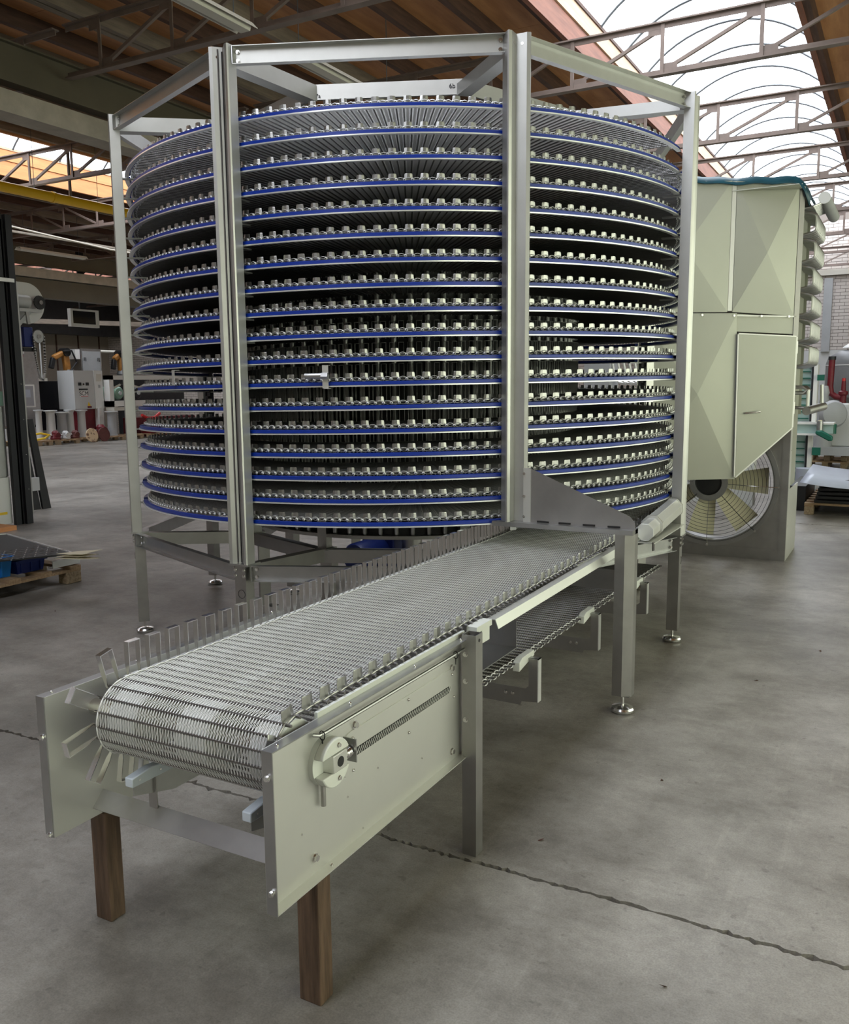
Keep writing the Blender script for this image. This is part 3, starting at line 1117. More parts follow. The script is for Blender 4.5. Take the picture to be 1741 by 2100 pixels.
path = [(y, ztop(y)) for y in np.linspace(0, YN, 400)]
path += [(YN - RN * SI(t), ZN + RN * CO(t)) for t in np.linspace(0.02, math.pi - .25, 120)]
ylast, zlast = path[-1]
ret = [(ylast, zlast), (-3.45, .535), (-3.2, .520), (-2.5, .508), (-1.0, .488), (.0, .462)]
for (ya, za), (yb, zb) in zip(ret[:-1], ret[1:]):
    for t in np.linspace(0, 1, 40)[1:]:
        path.append((ya + (yb - ya) * t, za + (zb - za) * t))
path = np.array(path)
sl = np.concatenate([[0], np.cumsum(np.hypot(np.diff(path[:, 0]), np.diff(path[:, 1])))])
RPT = .0381
ns = int(sl[-1] / RPT)
sy = np.interp(np.arange(ns + 1) * RPT, sl, path[:, 0])
sz = np.interp(np.arange(ns + 1) * RPT, sl, path[:, 1])
n_top = int(np.argmax(np.abs(sz - (ZN - RN * .8)) < .02)) if False else int((3.575 + math.pi * RN) / RPT) + 1


def smt(i, x=0.0, frac=.5):
    """matrix on the belt path between rod i and i+1; y' along the path, z' outward"""
    y = sy[i] * (1 - frac) + sy[i + 1] * frac
    z = sz[i] * (1 - frac) + sz[i + 1] * frac
    t_ = Vector((0, sy[i] - sy[i + 1], sz[i] - sz[i + 1])).normalized()
    nrm = Vector((1, 0, 0)).cross(t_)
    m = Matrix((Vector((1, 0, 0)), t_, nrm)).transposed().to_4x4()
    m.translation = (x, y, z)
    return m


I, J = np.meshgrid(np.arange(ns), np.arange(NWI), indexing='ij')
I, J = I.ravel(), J.ravel()
ra = RB0 + .01 + D_ * (J + (J % 2))
rb = RB0 + .01 + D_ * (J + 1 - (J % 2))
ny = -np.gradient(sz)
nzv = np.gradient(sy)
ln = np.hypot(ny, nzv)
ny, nzv = ny / ln, nzv / ln     # points outward of the loop (up on the top run)
if nzv[5] < 0:
    ny, nzv = -ny, -nzv
o3 = .003
pa = np.stack([ra, sy[I] + ny[I] * o3, sz[I] + nzv[I] * o3], -1)
pb = np.stack([rb, sy[I + 1] + ny[I + 1] * o3, sz[I + 1] + nzv[I + 1] * o3], -1)
parts = [seg_tubes(pa, pb, .0010, 4)]
kk = np.arange(n_top, ns + 1)
z1 = np.ones(len(kk))
parts.append(seg_tubes(np.stack([z1 * RB0, sy[kk], sz[kk]], -1), np.stack([z1 * RB1, sy[kk], sz[kk]], -1), .0040, 6) + (1,))
lkn = link_geo(.0205, .0105, 12, 5)
parts.append(m_np(lkn, [smt(i, RB1 - (.014 if i % 2 else .010)) for i in range(n_top, ns)]))
parts.append(m_np(lkn, [smt(i, RB0 + .008) for i in range(ns)]))
LOOP = loop_geo(.043, .092)
TAB = tab_geo()
parts.append(m_np(LOOP, [smt(i, RB0 - .002) for i in range(n_top, ns) if i % 2 == 0]))
sb = obj('straight_mesh', np_mesh('straight_mesh', parts, WIRE, mt2=RODM), None, belt)
sb['kind'] = 'stuff'
rodm = M().cyl((RB0 - .004, 0, 0), (RB1 + .006, 0, 0), .0042, 8).mesh('cross_rod')
rodm.materials.append(RODM)
lkm = lkn.mesh('edge_link')
lkm.materials.append(STEEL_D)
lpm = LOOP.mesh('guard_loop', False)
lpm.materials.append(CHROME)
tbm = TAB.mesh('side_tab', False)
tbm.materials.append(TABM)
for i in range(n_top):
    obj('cross_rod', rodm, None, belt, mtx=T(0, sy[i], sz[i]))
    obj('edge_link', lkm, None, belt, mtx=smt(i, RB1 - (.014 if i % 2 else .010)))
    if i % 2 == 0:
        obj('guard_loop', lpm, None, belt, mtx=smt(i, RB0 - .002))
        obj('side_tab', tbm, None, belt, mtx=smt(i, RB1 - .012) @ Matrix.Diagonal((1, 1.15, 1.15, 1)))
# tabs on the spiral: the ones that show largest as parts, the rest joined
cands = []
cp = Vector((2.968, -5.203, 1.55))
for k in range(18):
    for i in range(0, NR, 2):
        a = (ang[i] + ang[i + 1]) / 2
        p = P3(RB1, a, ZBELT + PITCH * (k + (i + .5) / NR))
        v = cp - p
        face = v.normalized().dot(Vector((CO(a), SI(a), 0)))
        hid = any(abs(math.degrees((a - q + math.pi) % (2 * math.pi) - math.pi)) < 2.6 for q in POSTA)
        cands.append((-(1 / v.length if face > .1 and not hid else .01 * face), a, p.z))
cands.sort()
NT = 300 - (n_top + 1) // 2


def tabm(a, z):
    return T(0, 0, z) @ RZ(a) @ T(RB1 - .010, 0, 0)


for _, a, z in cands[:NT]:
    obj('side_tab', tbm, None, belt, mtx=tabm(a, z))
o = obj('spiral_tab', np_mesh('spiral_tab', [m_np(TAB, [tabm(a, z) for _, a, z in cands[NT:]])], TABM, False), None, belt)
o['kind'] = 'stuff'
# ================================================================== INFEED CONVEYOR
cv = thing('infeed_conveyor', 'low stainless infeed conveyor frame with sheet side panels in front of the spiral', 'conveyor', (1.37, -2.4, 0))
YF, YB_, ZP0, ZP1 = -3.735, -2.71, .340, .738
for xf, s in ((1.735, 1), (1.000, -1)):
    fl = xf + s * .030
    x0, x1 = sorted((xf, xf - s * .003))
    sp = obj('side_panel', M().box(x0, x1, YF, YB_, ZP0, ZP1), SHEET, cv, smooth=False)
    a, b = sorted((xf, fl))
    obj('front_flange', M().box(a, b, YF - .003, YF, ZP0, ZP1), STEEL, sp, smooth=False)
    obj('top_flange', M().box(a, b, YF, YB_, ZP1 - .003, ZP1), STEEL, sp, smooth=False)
    obj('bottom_flange', M().box(a, b, YF, YB_, ZP0, ZP0 + .003), SHEET, sp, smooth=False)
    for z in (.395, .675):
        bolt(sp, (xf + s * .015, YF - .003, z if s > 0 else z - .05), (0, -1, 0), .75)
    for y in (-3.70, -3.40, -3.06, -2.76):
        bolt(sp, (xf + s * .015, y, ZP1), (0, 0, 1), .7, RIVET)
    # rear leg
    lx = xf + s * .04
    lg = obj('rear_leg', M().box(lx - .025, lx + .025, -2.752, -2.749, 0, .755).box(lx - .025, lx + .025, -2.705, -2.702, 0, .755)
             .box(lx - .025, lx - .022, -2.749, -2.705, 0, .755).box(lx + .022, lx + .025, -2.749, -2.705, 0, .755), STEEL_D, cv, smooth=False)
    if s > 0:
        for z in (.69, .60, .47):
            bolt(lg, (lx - .012, -2.752, z), (0, -1, 0), .75)
        obj('bolt_hole', M().cyl((lx + .0249, -2.727, .735), (lx + .026, -2.727, .735), .006, 10), BLACK, lg)
# details on the near panel
XF = 1.735
for y, z in ((-3.36, .665), (-3.55, .385), (-2.80, .655), (-2.80, .375)):
    bolt(cv, (XF, y, z), (1, 0, 0), 1.0)
for y, z in ((-3.33, .36), (-3.0, .43), (-3.40, .48), (-3.25, .50), (-3.6, .47)):
    obj('rivet', M().lathe([(.003, 0), (.0025, .003)], (XF, y, z), (1, 0, 0), 8), CHROME, cv)
bolt(cv, (XF + .015, -3.50, ZP0 + .003), (0, 0, 1), .7, RIVET)


def stadium(y0, y1, z, r, n=14):
    p = [(y1 - r + r * CO(t), z + r * SI(t)) for t in np.linspace(-math.pi / 2, math.pi / 2, n)]
    p += [(y0 + r + r * CO(t), z + r * SI(t)) for t in np.linspace(math.pi / 2, 3 * math.pi / 2, n)]
    return p


pl = obj('slot_plate', M().plate(stadium(-3.44, -2.755, .592, .062), (XF, 0, 0), (0, 1, 0), (0, 0, 1), .003), SHEET, cv)
sl_ = obj('slot', M().plate(stadium(-3.37, -2.815, .590, .011), (XF + .0025, 0, 0), (0, 1, 0), (0, 0, 1), .001), BLACK, pl)
for k in range(44):
    y = -3.36 + k * .0125
    obj('slot_wire', M().cyl((XF + .0045, y, .581), (XF + .0045, y + .016, .599), .0012, 5), WIRE, pl)
for y, z in ((-3.375, .634), (-3.375, .545), (-3.08, .642), (-3.08, .541), (-2.80, .634), (-2.79, .556)):
    bolt(pl, (XF + .003, y, z), (1, 0, 0), .7, RIVET, 'rivet')
# bearing: two white plastic jaws, steel block, spring tensioner, pin
bc = Vector((XF, -3.505, .625))
be = obj('bearing_back', M().cyl(bc, bc + V(.014, 0, 0), .062, 40), WHITEP, cv)
for s in (1, -1):
    arc = [(.062 * CO(t), s * .062 * SI(t)) for t in np.linspace(R(22), R(158), 24)]
    obj('bearing_jaw', M().plate(arc if s > 0 else arc[::-1], bc + V(.014, 0, 0), (0, 1, 0), (0, 0, 1), .028), WHITEP, be, bevel=.003)
    bolt(be, bc + V(.042, .010, s * .043), (1, 0, 0), .6)
obj('bearing_block', M().box(bc.x + .012, bc.x + .046, bc.y - .018, bc.y + .042, bc.z - .0225, bc.z + .0225), SHEET, be, bevel=.0015)
obj('shaft_end', M().cyl(bc + V(.044, .012, 0), bc + V(.0475, .012, 0), .013, 20), DARKM, be)
hx = [bc + V(.030 + .012 * CO(t), .045 + .030 * t / (10 * math.pi), .012 * SI(t)) for t in np.linspace(0, 10 * math.pi, 90)]
obj('spring', M().tube(hx, .0026, 6), CHROME, be)
obj('adjusting_screw', M().cyl(bc + V(.030, .04, 0), bc + V(.030, .098, 0), .006, 10), CHROME, be)
obj('adjuster_plate', M().box(bc.x + .010, bc.x + .05, bc.y + .076, bc.y + .080, bc.z - .028, bc.z + .034), STEEL, be, smooth=False)
obj('adjuster_nut', M().cyl(bc + V(.030, .080, 0), bc + V(.030, .093, 0), .013, 6), CHROME, be)
obj('locking_pin', M().cyl(bc + V(.012, -.018, -.05), bc + V(.012, -.018, -.112), .0065, 12), STEEL_D, be)
# retaining rod with wire loops under the top flange
rd = obj('retaining_rod', M().tube([(XF + .008, -3.555, .708), (XF + .020, -3.545, .706), (XF + .022, -3.52, .706), (XF + .022, -2.72, .706)], .0050, 8), STEEL, cv)
for y in (-3.535, -2.81):
    obj('wire_tie', M().tube([(XF + .022 + .008 * CO(t), y, .703 + .012 * SI(t)) for t in np.linspace(0, 6.28, 12)], .0015, 5).tube([(XF + .022, y, .693), (XF + .020, y + .004, .680), (XF + .022, y, .672)], .002, 5), FRAMEB, rd)
# cross beam at the nose and its tab
cb = obj('cross_beam', M().prism(thin([(-.045, -.008), (-.018, .022), (.022, -.020)], -.003), (1.003, -3.585, .388), (1.732, -3.585, .388)), STEEL_D, cv, smooth=False)
obj('beam_tab', M().box(1.195, 1.225, -3.575, -3.571, .405, .505), STEEL_D, cb, smooth=False)
for x in (1.215, 1.615):
    g = obj('return_guide', M().plate([(-3.66, .500), (-3.66, .526), (-3.59, .534), (-3.50, .522), (-3.2, .512), (-3.2, .494)], (x - .014, 0, 0), (0, 1, 0), (0, 0, 1), .028), ICEP, cv, bevel=.003)
    obj('guide_blade', M().plate([(-3.645, .470), (-3.645, .505), (-3.2, .505), (-3.2, .43), (-3.5, .43)], (x - .002, 0, 0), (0, 1, 0), (0, 0, 1), .004), STEEL, g, smooth=False)
    for y in (-3.635, -3.56):
        obj('guide_pin', M().cyl((x - .0145, y, .515), (x + .0155, y, .515), .003, 8), CHROME, g)
# nose roller: shaft and white drums
nr = obj('nose_shaft', M().cyl((1.0, YN, ZN), (1.731, YN, ZN), .024, 24), CHROME, cv)
for a, b in ((1.145, 1.245), (1.385, 1.490), (1.625, 1.705)):
    obj('nose_drum', M().lathe([(.030, 0), (.082, 0), (.086, .004), (.086, b - a - .004), (.082, b - a), (.030, b - a)], (a, YN, ZN), (1, 0, 0), 40), WHITEP, nr)
# belt guide strips
obj('guide_strip', M().box(1.724, 1.734, -3.52, -2.70, .720, .752), WHITEP, cv, smooth=False)
obj('guide_strip', M().box(1.068, 1.080, -3.0, -.5, .715, .748), WHITEP, cv, smooth=False)
for x in (1.20, 1.42, 1.64):
    obj('belt_runner', M().box(x - .02, x + .02, -3.45, -.3, .725, .7515), WHITEP, cv, smooth=False)
# bright angle rail beyond the panel
rp_ = thin([(-.022, .008), (.010, .008), (.022, -.024)], -.003)
obj('side_rail', M().prism(rp_, (1.745, -2.50, .735), (1.745, -.55, .745)), SHEET, cv, smooth=False)
obj('rail_shoe', M().box(1.722, 1.760, -2.66, -2.54, .735, .755).box(1.75, 1.76, -2.62, -2.56, .69, .735), WHITEP, cv, smooth=False)
obj('inner_rail', M().prism(rp_, (1.05, -.55, .735), (1.05, -3.5, .725)), ALU, cv, smooth=False)
# hanging U brackets carrying the return run
for y in (-2.14, -1.385, -.53):
    zb = .505 if y < -1 else .475
    U = [(1.06, zb), (1.06, zb - .19), (1.70, zb - .20), (1.705, zb - .185), (1.775, zb - .178), (1.775, zb - .005), (1.70, zb - .005), (1.70, zb - .02), (1.735, zb - .02), (1.735, zb - .118), (1.722, zb - .130), (1.10, zb - .130), (1.10, zb)]
    b_ = obj('return_bracket', M().plate(U, (0, y, 0), (1, 0, 0), (0, 0, 1), -.003), STEEL_D, cv, smooth=False)
    obj('bracket_flange', M().box(1.772, 1.776, y - .003, y + .028, zb - .178, zb - .005), ALU, b_, smooth=False)
    obj('bracket_flange', M().box(1.70, 1.776, y - .003, y + .028, zb - .008, zb - .005), STEEL, b_, smooth=False)
    obj('slide_block', M().plate([(y - .09, zb - .035), (y - .09, zb), (y - .06, zb + .012), (y + .06, zb + .012), (y + .06, zb - .01)], (1.706, 0, 0), (0, 1, 0), (0, 0, 1), .028), WHITEP, b_, bevel=.002)
    for x in (1.64, 1.67):
        bolt(b_, (x, y - .003, zb - .155), (0, -1, 0), .6)
# drip tray between the runs
tr = obj('drip_tray', M().box(1.08, 1.70, -2.68, -2.18, .545, .548), STEEL, cv, smooth=False)
obj('tray_end', M().box(1.08, 1.70, -2.183, -2.18, .548, .655), STEEL_D, tr, smooth=False)
obj('tray_end', M().box(1.45, 1.70, -2.62, -2.617, .548, .62), STEEL_D, tr, smooth=False)
obj('tray_cover', M().box(1.08, 1.78, -1.14, -1.137, .56, .66), STEEL_D, cv, smooth=False)

# ---- portal beside the FC post: plate, leg, gusset
pt = thing('portal_support', 'grey bent sheet portal leg with a triangular gusset straddling the infeed belt', 'support', (1.86, -1.25, 0))
obj('lintel', M().box(1.20, 1.90, -1.31, -1.22, .862, .884), STEEL, pt, smooth=False)
lpoly = [(1.812, -1.285), (1.858, -1.285), (1.900, -1.262), (1.900, -1.215), (1.897, -1.215), (1.897, -1.260), (1.857, -1.282), (1.815, -1.282), (1.815, -1.215), (1.812, -1.215)]
lm_ = M()
n_ = len(lpoly)
lm_.add([(x, y, .085) for x, y in lpoly] + [(x, y, .884) for x, y in lpoly], [(i, (i + 1) % n_, n_ + (i + 1) % n_, n_ + i) for i in range(n_)])
pleg = obj('leg', lm_, STEEL_D, pt, smooth=False)
obj('leg_base', M().box(1.818, 1.896, -1.278, -1.215, .083, .088), STEEL_D, pleg, smooth=False)
gp = [(1.385, .884), (1.385, 1.146), (1.83, .962), (1.875, .942), (1.897, .915), (1.900, .884)]
gs = obj('gusset', M().plate(gp, (0, -1.262, 0), (1, 0, 0), (0, 0, 1), .003), STEEL_D, pt, smooth=False)
for x in (1.42, 1.53, 1.65, 1.77):
    obj('slot', M().box(x, x + .06, -1.268, -1.2655, .886, .894), BLACK, gs, smooth=False)
gf = obj('gusset_flange', M().box(1.348, 1.386, -1.268, -1.262, .884, 1.147), SHEET, pt, smooth=False)
for z in (.91, 1.01, 1.12):
    bolt(gf, (1.352, -1.268, z), (0, -1, 0), .6)
foot(pt, 1.855, -1.25)
for z in (.25, .33, .42):
    bolt(pleg, (1.811, -1.25, z), (-1, 0, 0), .6, RIVET, 'rivet')

# ---- bright guide cover at the belt entry
gc = thing('belt_guide_cover', 'bright faceted aluminium guide cover at the belt entry beside the right post', 'cover', (1.80, -.4, .78))
oct1 = [(.058 * CO(R(22.5 + 45 * k)), .058 * SI(R(22.5 + 45 * k))) for k in range(8)]
obj('cover', M().prism(oct1, (1.800, -.56, .792), (1.790, -.06, .822)), COVERM, gc, smooth=False, bevel=.003)
obj('end_collar', M().prism([(1.06 * x, 1.06 * y) for x, y in oct1], (1.800, -.57, .792), (1.800, -.555, .793)), SHEET, gc, smooth=False)
obj('end_collar', M().prism([(1.06 * x, 1.06 * y) for x, y in oct1], (1.790, -.065, .822), (1.790, -.05, .823)), SHEET, gc, smooth=False)
obj('nose_cover', M().prism([(.85 * x, .85 * y) for x, y in oct1], (1.802, -.72, .782), (1.800, -.57, .792)), COVERM, gc, smooth=False, bevel=.003)
obj('carrier_plate', M().box(1.735, 1.855, -.73, -.03, .724, .730), SHEET, gc, smooth=False)
obj('clamp', M().box(1.845, 1.853, -.735, -.71, .690, .735), CHROME, gc, smooth=False)

# ---- wooden props under the panels
for x0, x1, lab in ((.950, 1.012, 'short square wooden prop under the far side panel'), (1.694, 1.760, 'short square wooden prop under the near side panel')):
    wp = thing('wooden_prop', lab, 'wood block', ((x0 + x1) / 2, -3.54, 0), 'wooden props')
    obj('post', M().box(x0, x1, -3.575, -3.520, .0, ZP0 - .001), WOODB, wp, smooth=False, bevel=.003)
# ================================================================== COOLING UNIT BEHIND THE SPIRAL
ah = thing('cooling_unit', 'tall pale sheet metal air cooling unit with a door and a large floor level fan', 'cooling unit', (1.5, 3.2, 0))
# tower frame
XA0, XA1, YA0, YA1 = .80, 2.09, 2.86, 3.60
obj('corner_post', M().box(2.035, 2.093, YA0, YA0 + .02, 0, 3.10), STEEL_D, ah, smooth=False)
obj('side_skin', M().box(2.088, 2.094, YA0 + .02, YA1, 0, .62), SHEET, ah, smooth=False)
sk = obj('side_skin', M().box(2.088, 2.094, YA0 + .02, YA0 + .14, .62, 3.10), SHEET, ah, smooth=False)
for k in range(9):
    bolt(sk, (2.094, YA0 + .10, .3 + k * .33), (1, 0, 0), .6, RIVET, 'rivet')
obj('side_skin', M().box(2.060, 2.066, YA0 + .14, YA1, .62, 3.06), AHUM, ah, smooth=False)
obj('back_skin', M().box(.95, XA1, YA1, YA1 + .006, 1.25, 3.10), AHUM, ah, smooth=False)
obj('base_sill', M().box(.95, 2.04, YA0 + .004, YA0 + .012, 0, .10), STEEL_D, ah, smooth=False)
obj('base_sill', M().box(.95, 2.09, YA0 + .01, YA1, .0, .012), STEEL_D, ah, smooth=False)
obj('top_skin', M().box(.80, 2.09, 2.60, YA1, 3.10, 3.106), AHUM, ah, smooth=False)
# fan wall with the round opening: plate with a ring of quads
FX, FZ, FR = 1.455, .665, .525
fw = M()
X0w, X1w, Z0w, Z1w = .88, 2.035, .10, 1.45
angs = sorted([2 * math.pi * (i + .5) / 64 for i in range(64)] + [math.atan2(z - FZ, x - FX) % (2 * math.pi) for x in (X0w, X1w) for z in (Z0w, Z1w)])
n = len(angs)
outer, inner = [], []
for t in angs:
    c, s = CO(t), SI(t)
    inner.append((FX + FR * c, YA0 + .01, FZ + FR * s))
    kx = ((X1w if c > 0 else X0w) - FX) / c if abs(c) > 1e-9 else 1e9
    kz = ((Z1w if s > 0 else Z0w) - FZ) / s if abs(s) > 1e-9 else 1e9
    kk_ = min(kx, kz)
    outer.append((FX + kk_ * c, YA0 + .01, FZ + kk_ * s))
fw.add(inner + outer, [(i, (i + 1) % n, n + (i + 1) % n, n + i) for i in range(n)])
obj('fan_wall', fw, STEEL_D, ah, smooth=False)
fn = obj('fan_shroud', M().ring((FX, YA0 - .008, FZ), (0, 1, 0), FR - .004, FR + .045, .018, 64).ring((FX, YA0, FZ), (0, 1, 0), FR - .006, FR, .20, 64), STEEL, ah)
hub = obj('fan_motor', M().lathe([(.06, 0), (.125, .01), (.13, .03), (.13, .20), (.10, .23)], (FX - .02, YA0 - .02, FZ), (0, 1, 0), 28), DARKM, fn)
obj('fan_hub_ring', M().ring((FX - .02, YA0 - .035, FZ), (0, 1, 0), .115, .165, .03, 32), STEEL, fn)
for k in range(7):
    a = R(-100 + 51.43 * k)
    m = M()
    vs = []
    for rr, wdt, tw in ((.14, .11, .08), (.30, .17, .06), (.50, .23, .035)):
        for s in (-1, 1):
            b = a + s * wdt / 2 / rr
            vs.append((FX - .02 + rr * CO(b), YA0 + .10 + s * tw, FZ + rr * SI(b)))
        for s in (1, -1):
            b = a + s * wdt / 2 / rr
            vs.append((FX - .02 + rr * CO(b), YA0 + .106 + s * tw, FZ + rr * SI(b)))
    fs = []
    for i in range(2):
        fs += [(i * 4 + j, i * 4 + (j + 1) % 4, (i + 1) * 4 + (j + 1) % 4, (i + 1) * 4 + j) for j in range(4)]
    fs += [(0, 1, 2, 3), (8, 9, 10, 11)]
    obj('fan_blade', m.add(vs, fs), AMBER, fn)
gd = obj('fan_guard', M().tube([(FX + .19 * CO(t), YA0 - .05, FZ + .19 * SI(t)) for t in np.linspace(0, 2 * math.pi, 40)[:-1]], .002, 4, True), FRAMEB, ah)
for k in range(11):
    rr = .22 + k * .031
    yy = YA0 - .055 + .045 * (max(0, rr - .35) / .2) ** 2
    obj('guard_ring', M().tube([(FX + rr * CO(t), yy, FZ + rr * SI(t)) for t in np.linspace(0, 2 * math.pi, 56)[:-1]], .0019, 4, True), FRAMEB, gd)
for k in range(8):
    a = R(-92 + 45 * k)
    pts = [(FX + rr * CO(a), YA0 - .058 + .05 * (max(0, rr - .35) / .22) ** 2, FZ + rr * SI(a)) for rr in np.linspace(.15, .57, 8)]
    obj('guard_spoke', M().tube(pts, .003, 5), FRAMEB if k % 2 else CHROME, gd)
    bolt(gd, (FX + .565 * CO(a), YA0 - .009, FZ + .565 * SI(a)), (0, -1, 0), 1.0)
# slanted duct front: from A at the right post to B beside the spiral
A_, B_ = Vector((2.075, 2.81, 0)), Vector((.925, 2.34, 0))
d_ = (A_ - B_).normalized()
n_ = Vector((d_.y, -d_.x, 0))      # towards the photographer


def fp(w_, z, o=0.0):
    return B_ + d_ * w_ + V(0, 0, z) + n_ * o


def creased(name, quad, apex, parent, mt=AHUM):
    """sheet panel with a shallow cross break; quad in (w, z)"""
    c = [fp(w_, z, .004) for w_, z in quad]
    k = [fp(w_, z, -.012) for w_, z in quad]
    p = fp(apex[0], apex[1], .034)
    vs = c + k + [p]
    n = len(quad)
    fs = [(i, (i + 1) % n, 2 * n) for i in range(n)]
    fs += [((i + 1) % n, i, n + i, n + (i + 1) % n) for i in range(n)] + [tuple(range(2 * n - 1, n - 1, -1))]
    return obj(name, M().add(vs, fs), mt, parent, smooth=False)


creased('front_panel', [(-.02, 2.14), (.705, 2.13), (.705, 3.185), (-.02, 3.185)], (.34, 2.66), ah)
creased('front_panel', [(.745, 2.13), (1.24, 2.09), (1.24, 3.135), (.745, 3.18)], (1.0, 2.60), ah)
creased('front_panel', [(-.02, .705), (.82, .725), (.785, 2.12), (-.02, 2.13)], (.48, 1.45), ah)
obj('front_panel', M().plate([(.79, 1.97), (1.27, 1.94), (1.27, 2.075), (.79, 2.115)], fp(0, 0, -.008), d_, (0, 0, 1), -.012), AHUM, ah, smooth=False)
for quad in ([(.708, 2.14), (.742, 2.14), (.742, 3.18), (.708, 3.18)], [(-.02, 3.19), (1.26, 3.115), (1.26, 3.145), (-.02, 3.22)],
             [(-.02, 2.122), (1.26, 2.078), (1.26, 2.090), (-.02, 2.136)]):
    obj('seam_strip', M().plate(quad, fp(0, 0, .002), d_, (0, 0, 1), -.016), SHEET, ah, smooth=False)
obj('edge_post', M().plate([(1.245, 1.17), (1.285, 1.17), (1.285, 3.12), (1.245, 3.13)], fp(0, 0, .002), d_, (0, 0, 1), -.016), STEEL_D, ah, smooth=False)
for w_ in (.1, .5, .76, .98, 1.2):
    bolt(ah, fp(w_, 2.126 - w_ * .035, .018), n_, .8)
# door with a cut corner
dq = [(.815, .745), (1.262, 1.165), (1.262, 1.915), (.800, 1.945)]
door = obj('door', M().plate(dq, fp(0, 0, .018), d_, (0, 0, 1), .022), AHUM, ah, smooth=False, bevel=.003)
for i in range(4):
    p, q = dq[i], dq[(i + 1) % 4]
    a_, b_2 = fp(p[0], p[1], .024), fp(q[0], q[1], .024)
    obj('door_edge', M().bar(a_, b_2, .020, .030, n_), SHEET, door, smooth=False)
obj('door_jamb', M().plate([(.77, .74), (.805, .74), (.792, 1.96), (.765, 1.96)], fp(0, 0, .0), d_, (0, 0, 1), -.04), STEEL_D, ah, smooth=False)
hd = obj('door_handle', M().tube([fp(.872, 1.288, .018), fp(.872, 1.288, .055), fp(.90, 1.29, .06), fp(.995, 1.30, .058)], .008, 8), CHROME, door)
obj('handle_plate', M().cyl(fp(.872, 1.288, .018), fp(.872, 1.288, .026), .020, 16), STEEL, door)
for z in (1.28, 1.78):
    obj('hinge', M().cyl(fp(1.272, z, .022), fp(1.272, z + .10, .022), .010, 10), SHEET, door)
# teal tarpaulin over the top: draped sheet with ripples
m = M()
nu, nv = 28, 12
rng = random.Random(3)
vs, fs = [], []
for i in range(nu + 1):
    for j in range(nv + 1):
        w_ = -.05 + 1.36 * i / nu
        v_ = j / nv
        base = fp(w_, 3.21 - w_ * .055, .03)
        back = Vector((base.x, 3.66, 0))
        p = base.lerp(back, v_)
        p.z = 3.21 - w_ * .055 + .05 + .008 * SI(w_ * 7 + v_ * 2) * (1 - .3 * v_) + .006 * SI(w_ * 23 + v_ * 9)
        if j == 0:
            p.z -= .065
        if i == nu:
            p.z -= .16
        elif i == nu - 1:
            p.z -= .04
        vs.append(p)
for i in range(nu):
    for j in range(nv):
        k = i * (nv + 1) + j
        fs.append((k, k + 1, k + nv + 2, k + nv + 1))
tp = tag(obj('tarpaulin', m.add(vs, fs), TEALT), 'dark teal tarpaulin draped over the top of the cooling unit', 'tarpaulin')
sd = tp.modifiers.new('cloth', 'SOLIDIFY')
sd.thickness = .006
# tube coil bends sticking out of the right side
for g, zc in enumerate((2.86, 2.64, 2.42, 2.20, 1.98, 1.77)):
    for k in range(9):
        y = YA0 + .16 + k * .085
        pts = []
        w2, h2, r_ = .125, .098, .035
        pts = [(2.07, y, zc + h2), (2.07 + w2 - r_, y + .01, zc + h2 - .02), (2.07 + w2 - .008, y + .012, zc + h2 - .032), (2.07 + w2, y + .012, zc + h2 - r_ - .02),
               (2.07 + w2, y + .012, zc - h2 + r_ + .02), (2.07 + w2 - .008, y + .012, zc - h2 + .032), (2.07 + w2 - r_, y + .01, zc - h2 + .02), (2.07, y, zc - h2)]
        obj('coil_bend', M().tube(pts, .0125, 7), STEEL, ah)
for k in range(5):
    y = YA0 + .14 + k * .06
    obj('coil_stub', M().tube([(2.07, y, 1.50), (2.16, y, 1.50), (2.19, y, 1.475), (2.16, y, 1.45), (2.07, y, 1.45)], .015, 7), STEEL, ah)
h1 = obj('header_pipe', M().cyl((2.24, YA0 + .20, 3.06), (2.26, YA0 + .95, 3.02), .048, 24), GREYP, ah)
obj('header_cap', M().cyl((2.24, YA0 + .192, 3.06), (2.24, YA0 + .20, 3.06), .0485, 24), WPAINT, h1)
for k in range(10):
    y = YA0 + .16 + k * .05
    obj('header_branch', M().tube([(2.07, y, 2.98), (2.16, y, 2.99), (2.235, y + .06, 3.03)], .011, 6), STEEL, ah)
h2_ = obj('header_pipe', M().cyl((2.20, YA0 + .06, 1.30), (2.30, YA0 + .45, 1.33), .036, 20), STEEL_D, ah)
obj('header_pipe', M().cyl((2.07, YA0 + .10, 1.33), (2.20, YA0 + .10, 1.32), .014, 8), STEEL_D, ah)
obj('header_riser', M().cyl((2.20, YA0 + .14, 1.31), (2.20, YA0 + .14, 1.48), .014, 8), STEEL, ah)
obj('header_riser', M().cyl((2.29, YA0 + .42, 1.33), (2.28, YA0 + .42, 1.52), .014, 8), STEEL, ah)

# copper-steel coil block seen through the spiral
cl = thing('coil_block', 'grey pipe coil with a red valve seen through the middle of the spiral', 'pipe coil', (.1, 6.4, 0))
for k in range(16):
    x = -.55 + k * .075
    obj('coil_pipe', M().tube([(x, 6.4, 1.85), (x + .05, 6.4, 1.62), (x + .10, 6.4, 1.56), (x + .2, 6.4, 1.54)], .02, 7), SHEET, cl)
obj('valve', M().lathe([(.07, 0), (.07, .04), (.03, .06), (.03, .30), (.05, .32)], (.75, 6.4, 1.42), (0, 0, 1), 14), BRED, cl)
obj('valve_wheel', M().ring((.75, 6.33, 1.52), (0, 1, 0), .05, .075, .02, 20), BRED, cl)
obj('cabinet', M().box(-.9, -.55, 6.3, 6.7, 0, 1.85), GREYP, cl, smooth=False)
obj('stand', M().box(-.55, .95, 6.55, 6.9, 0, 1.40), LGREY, cl, smooth=False)
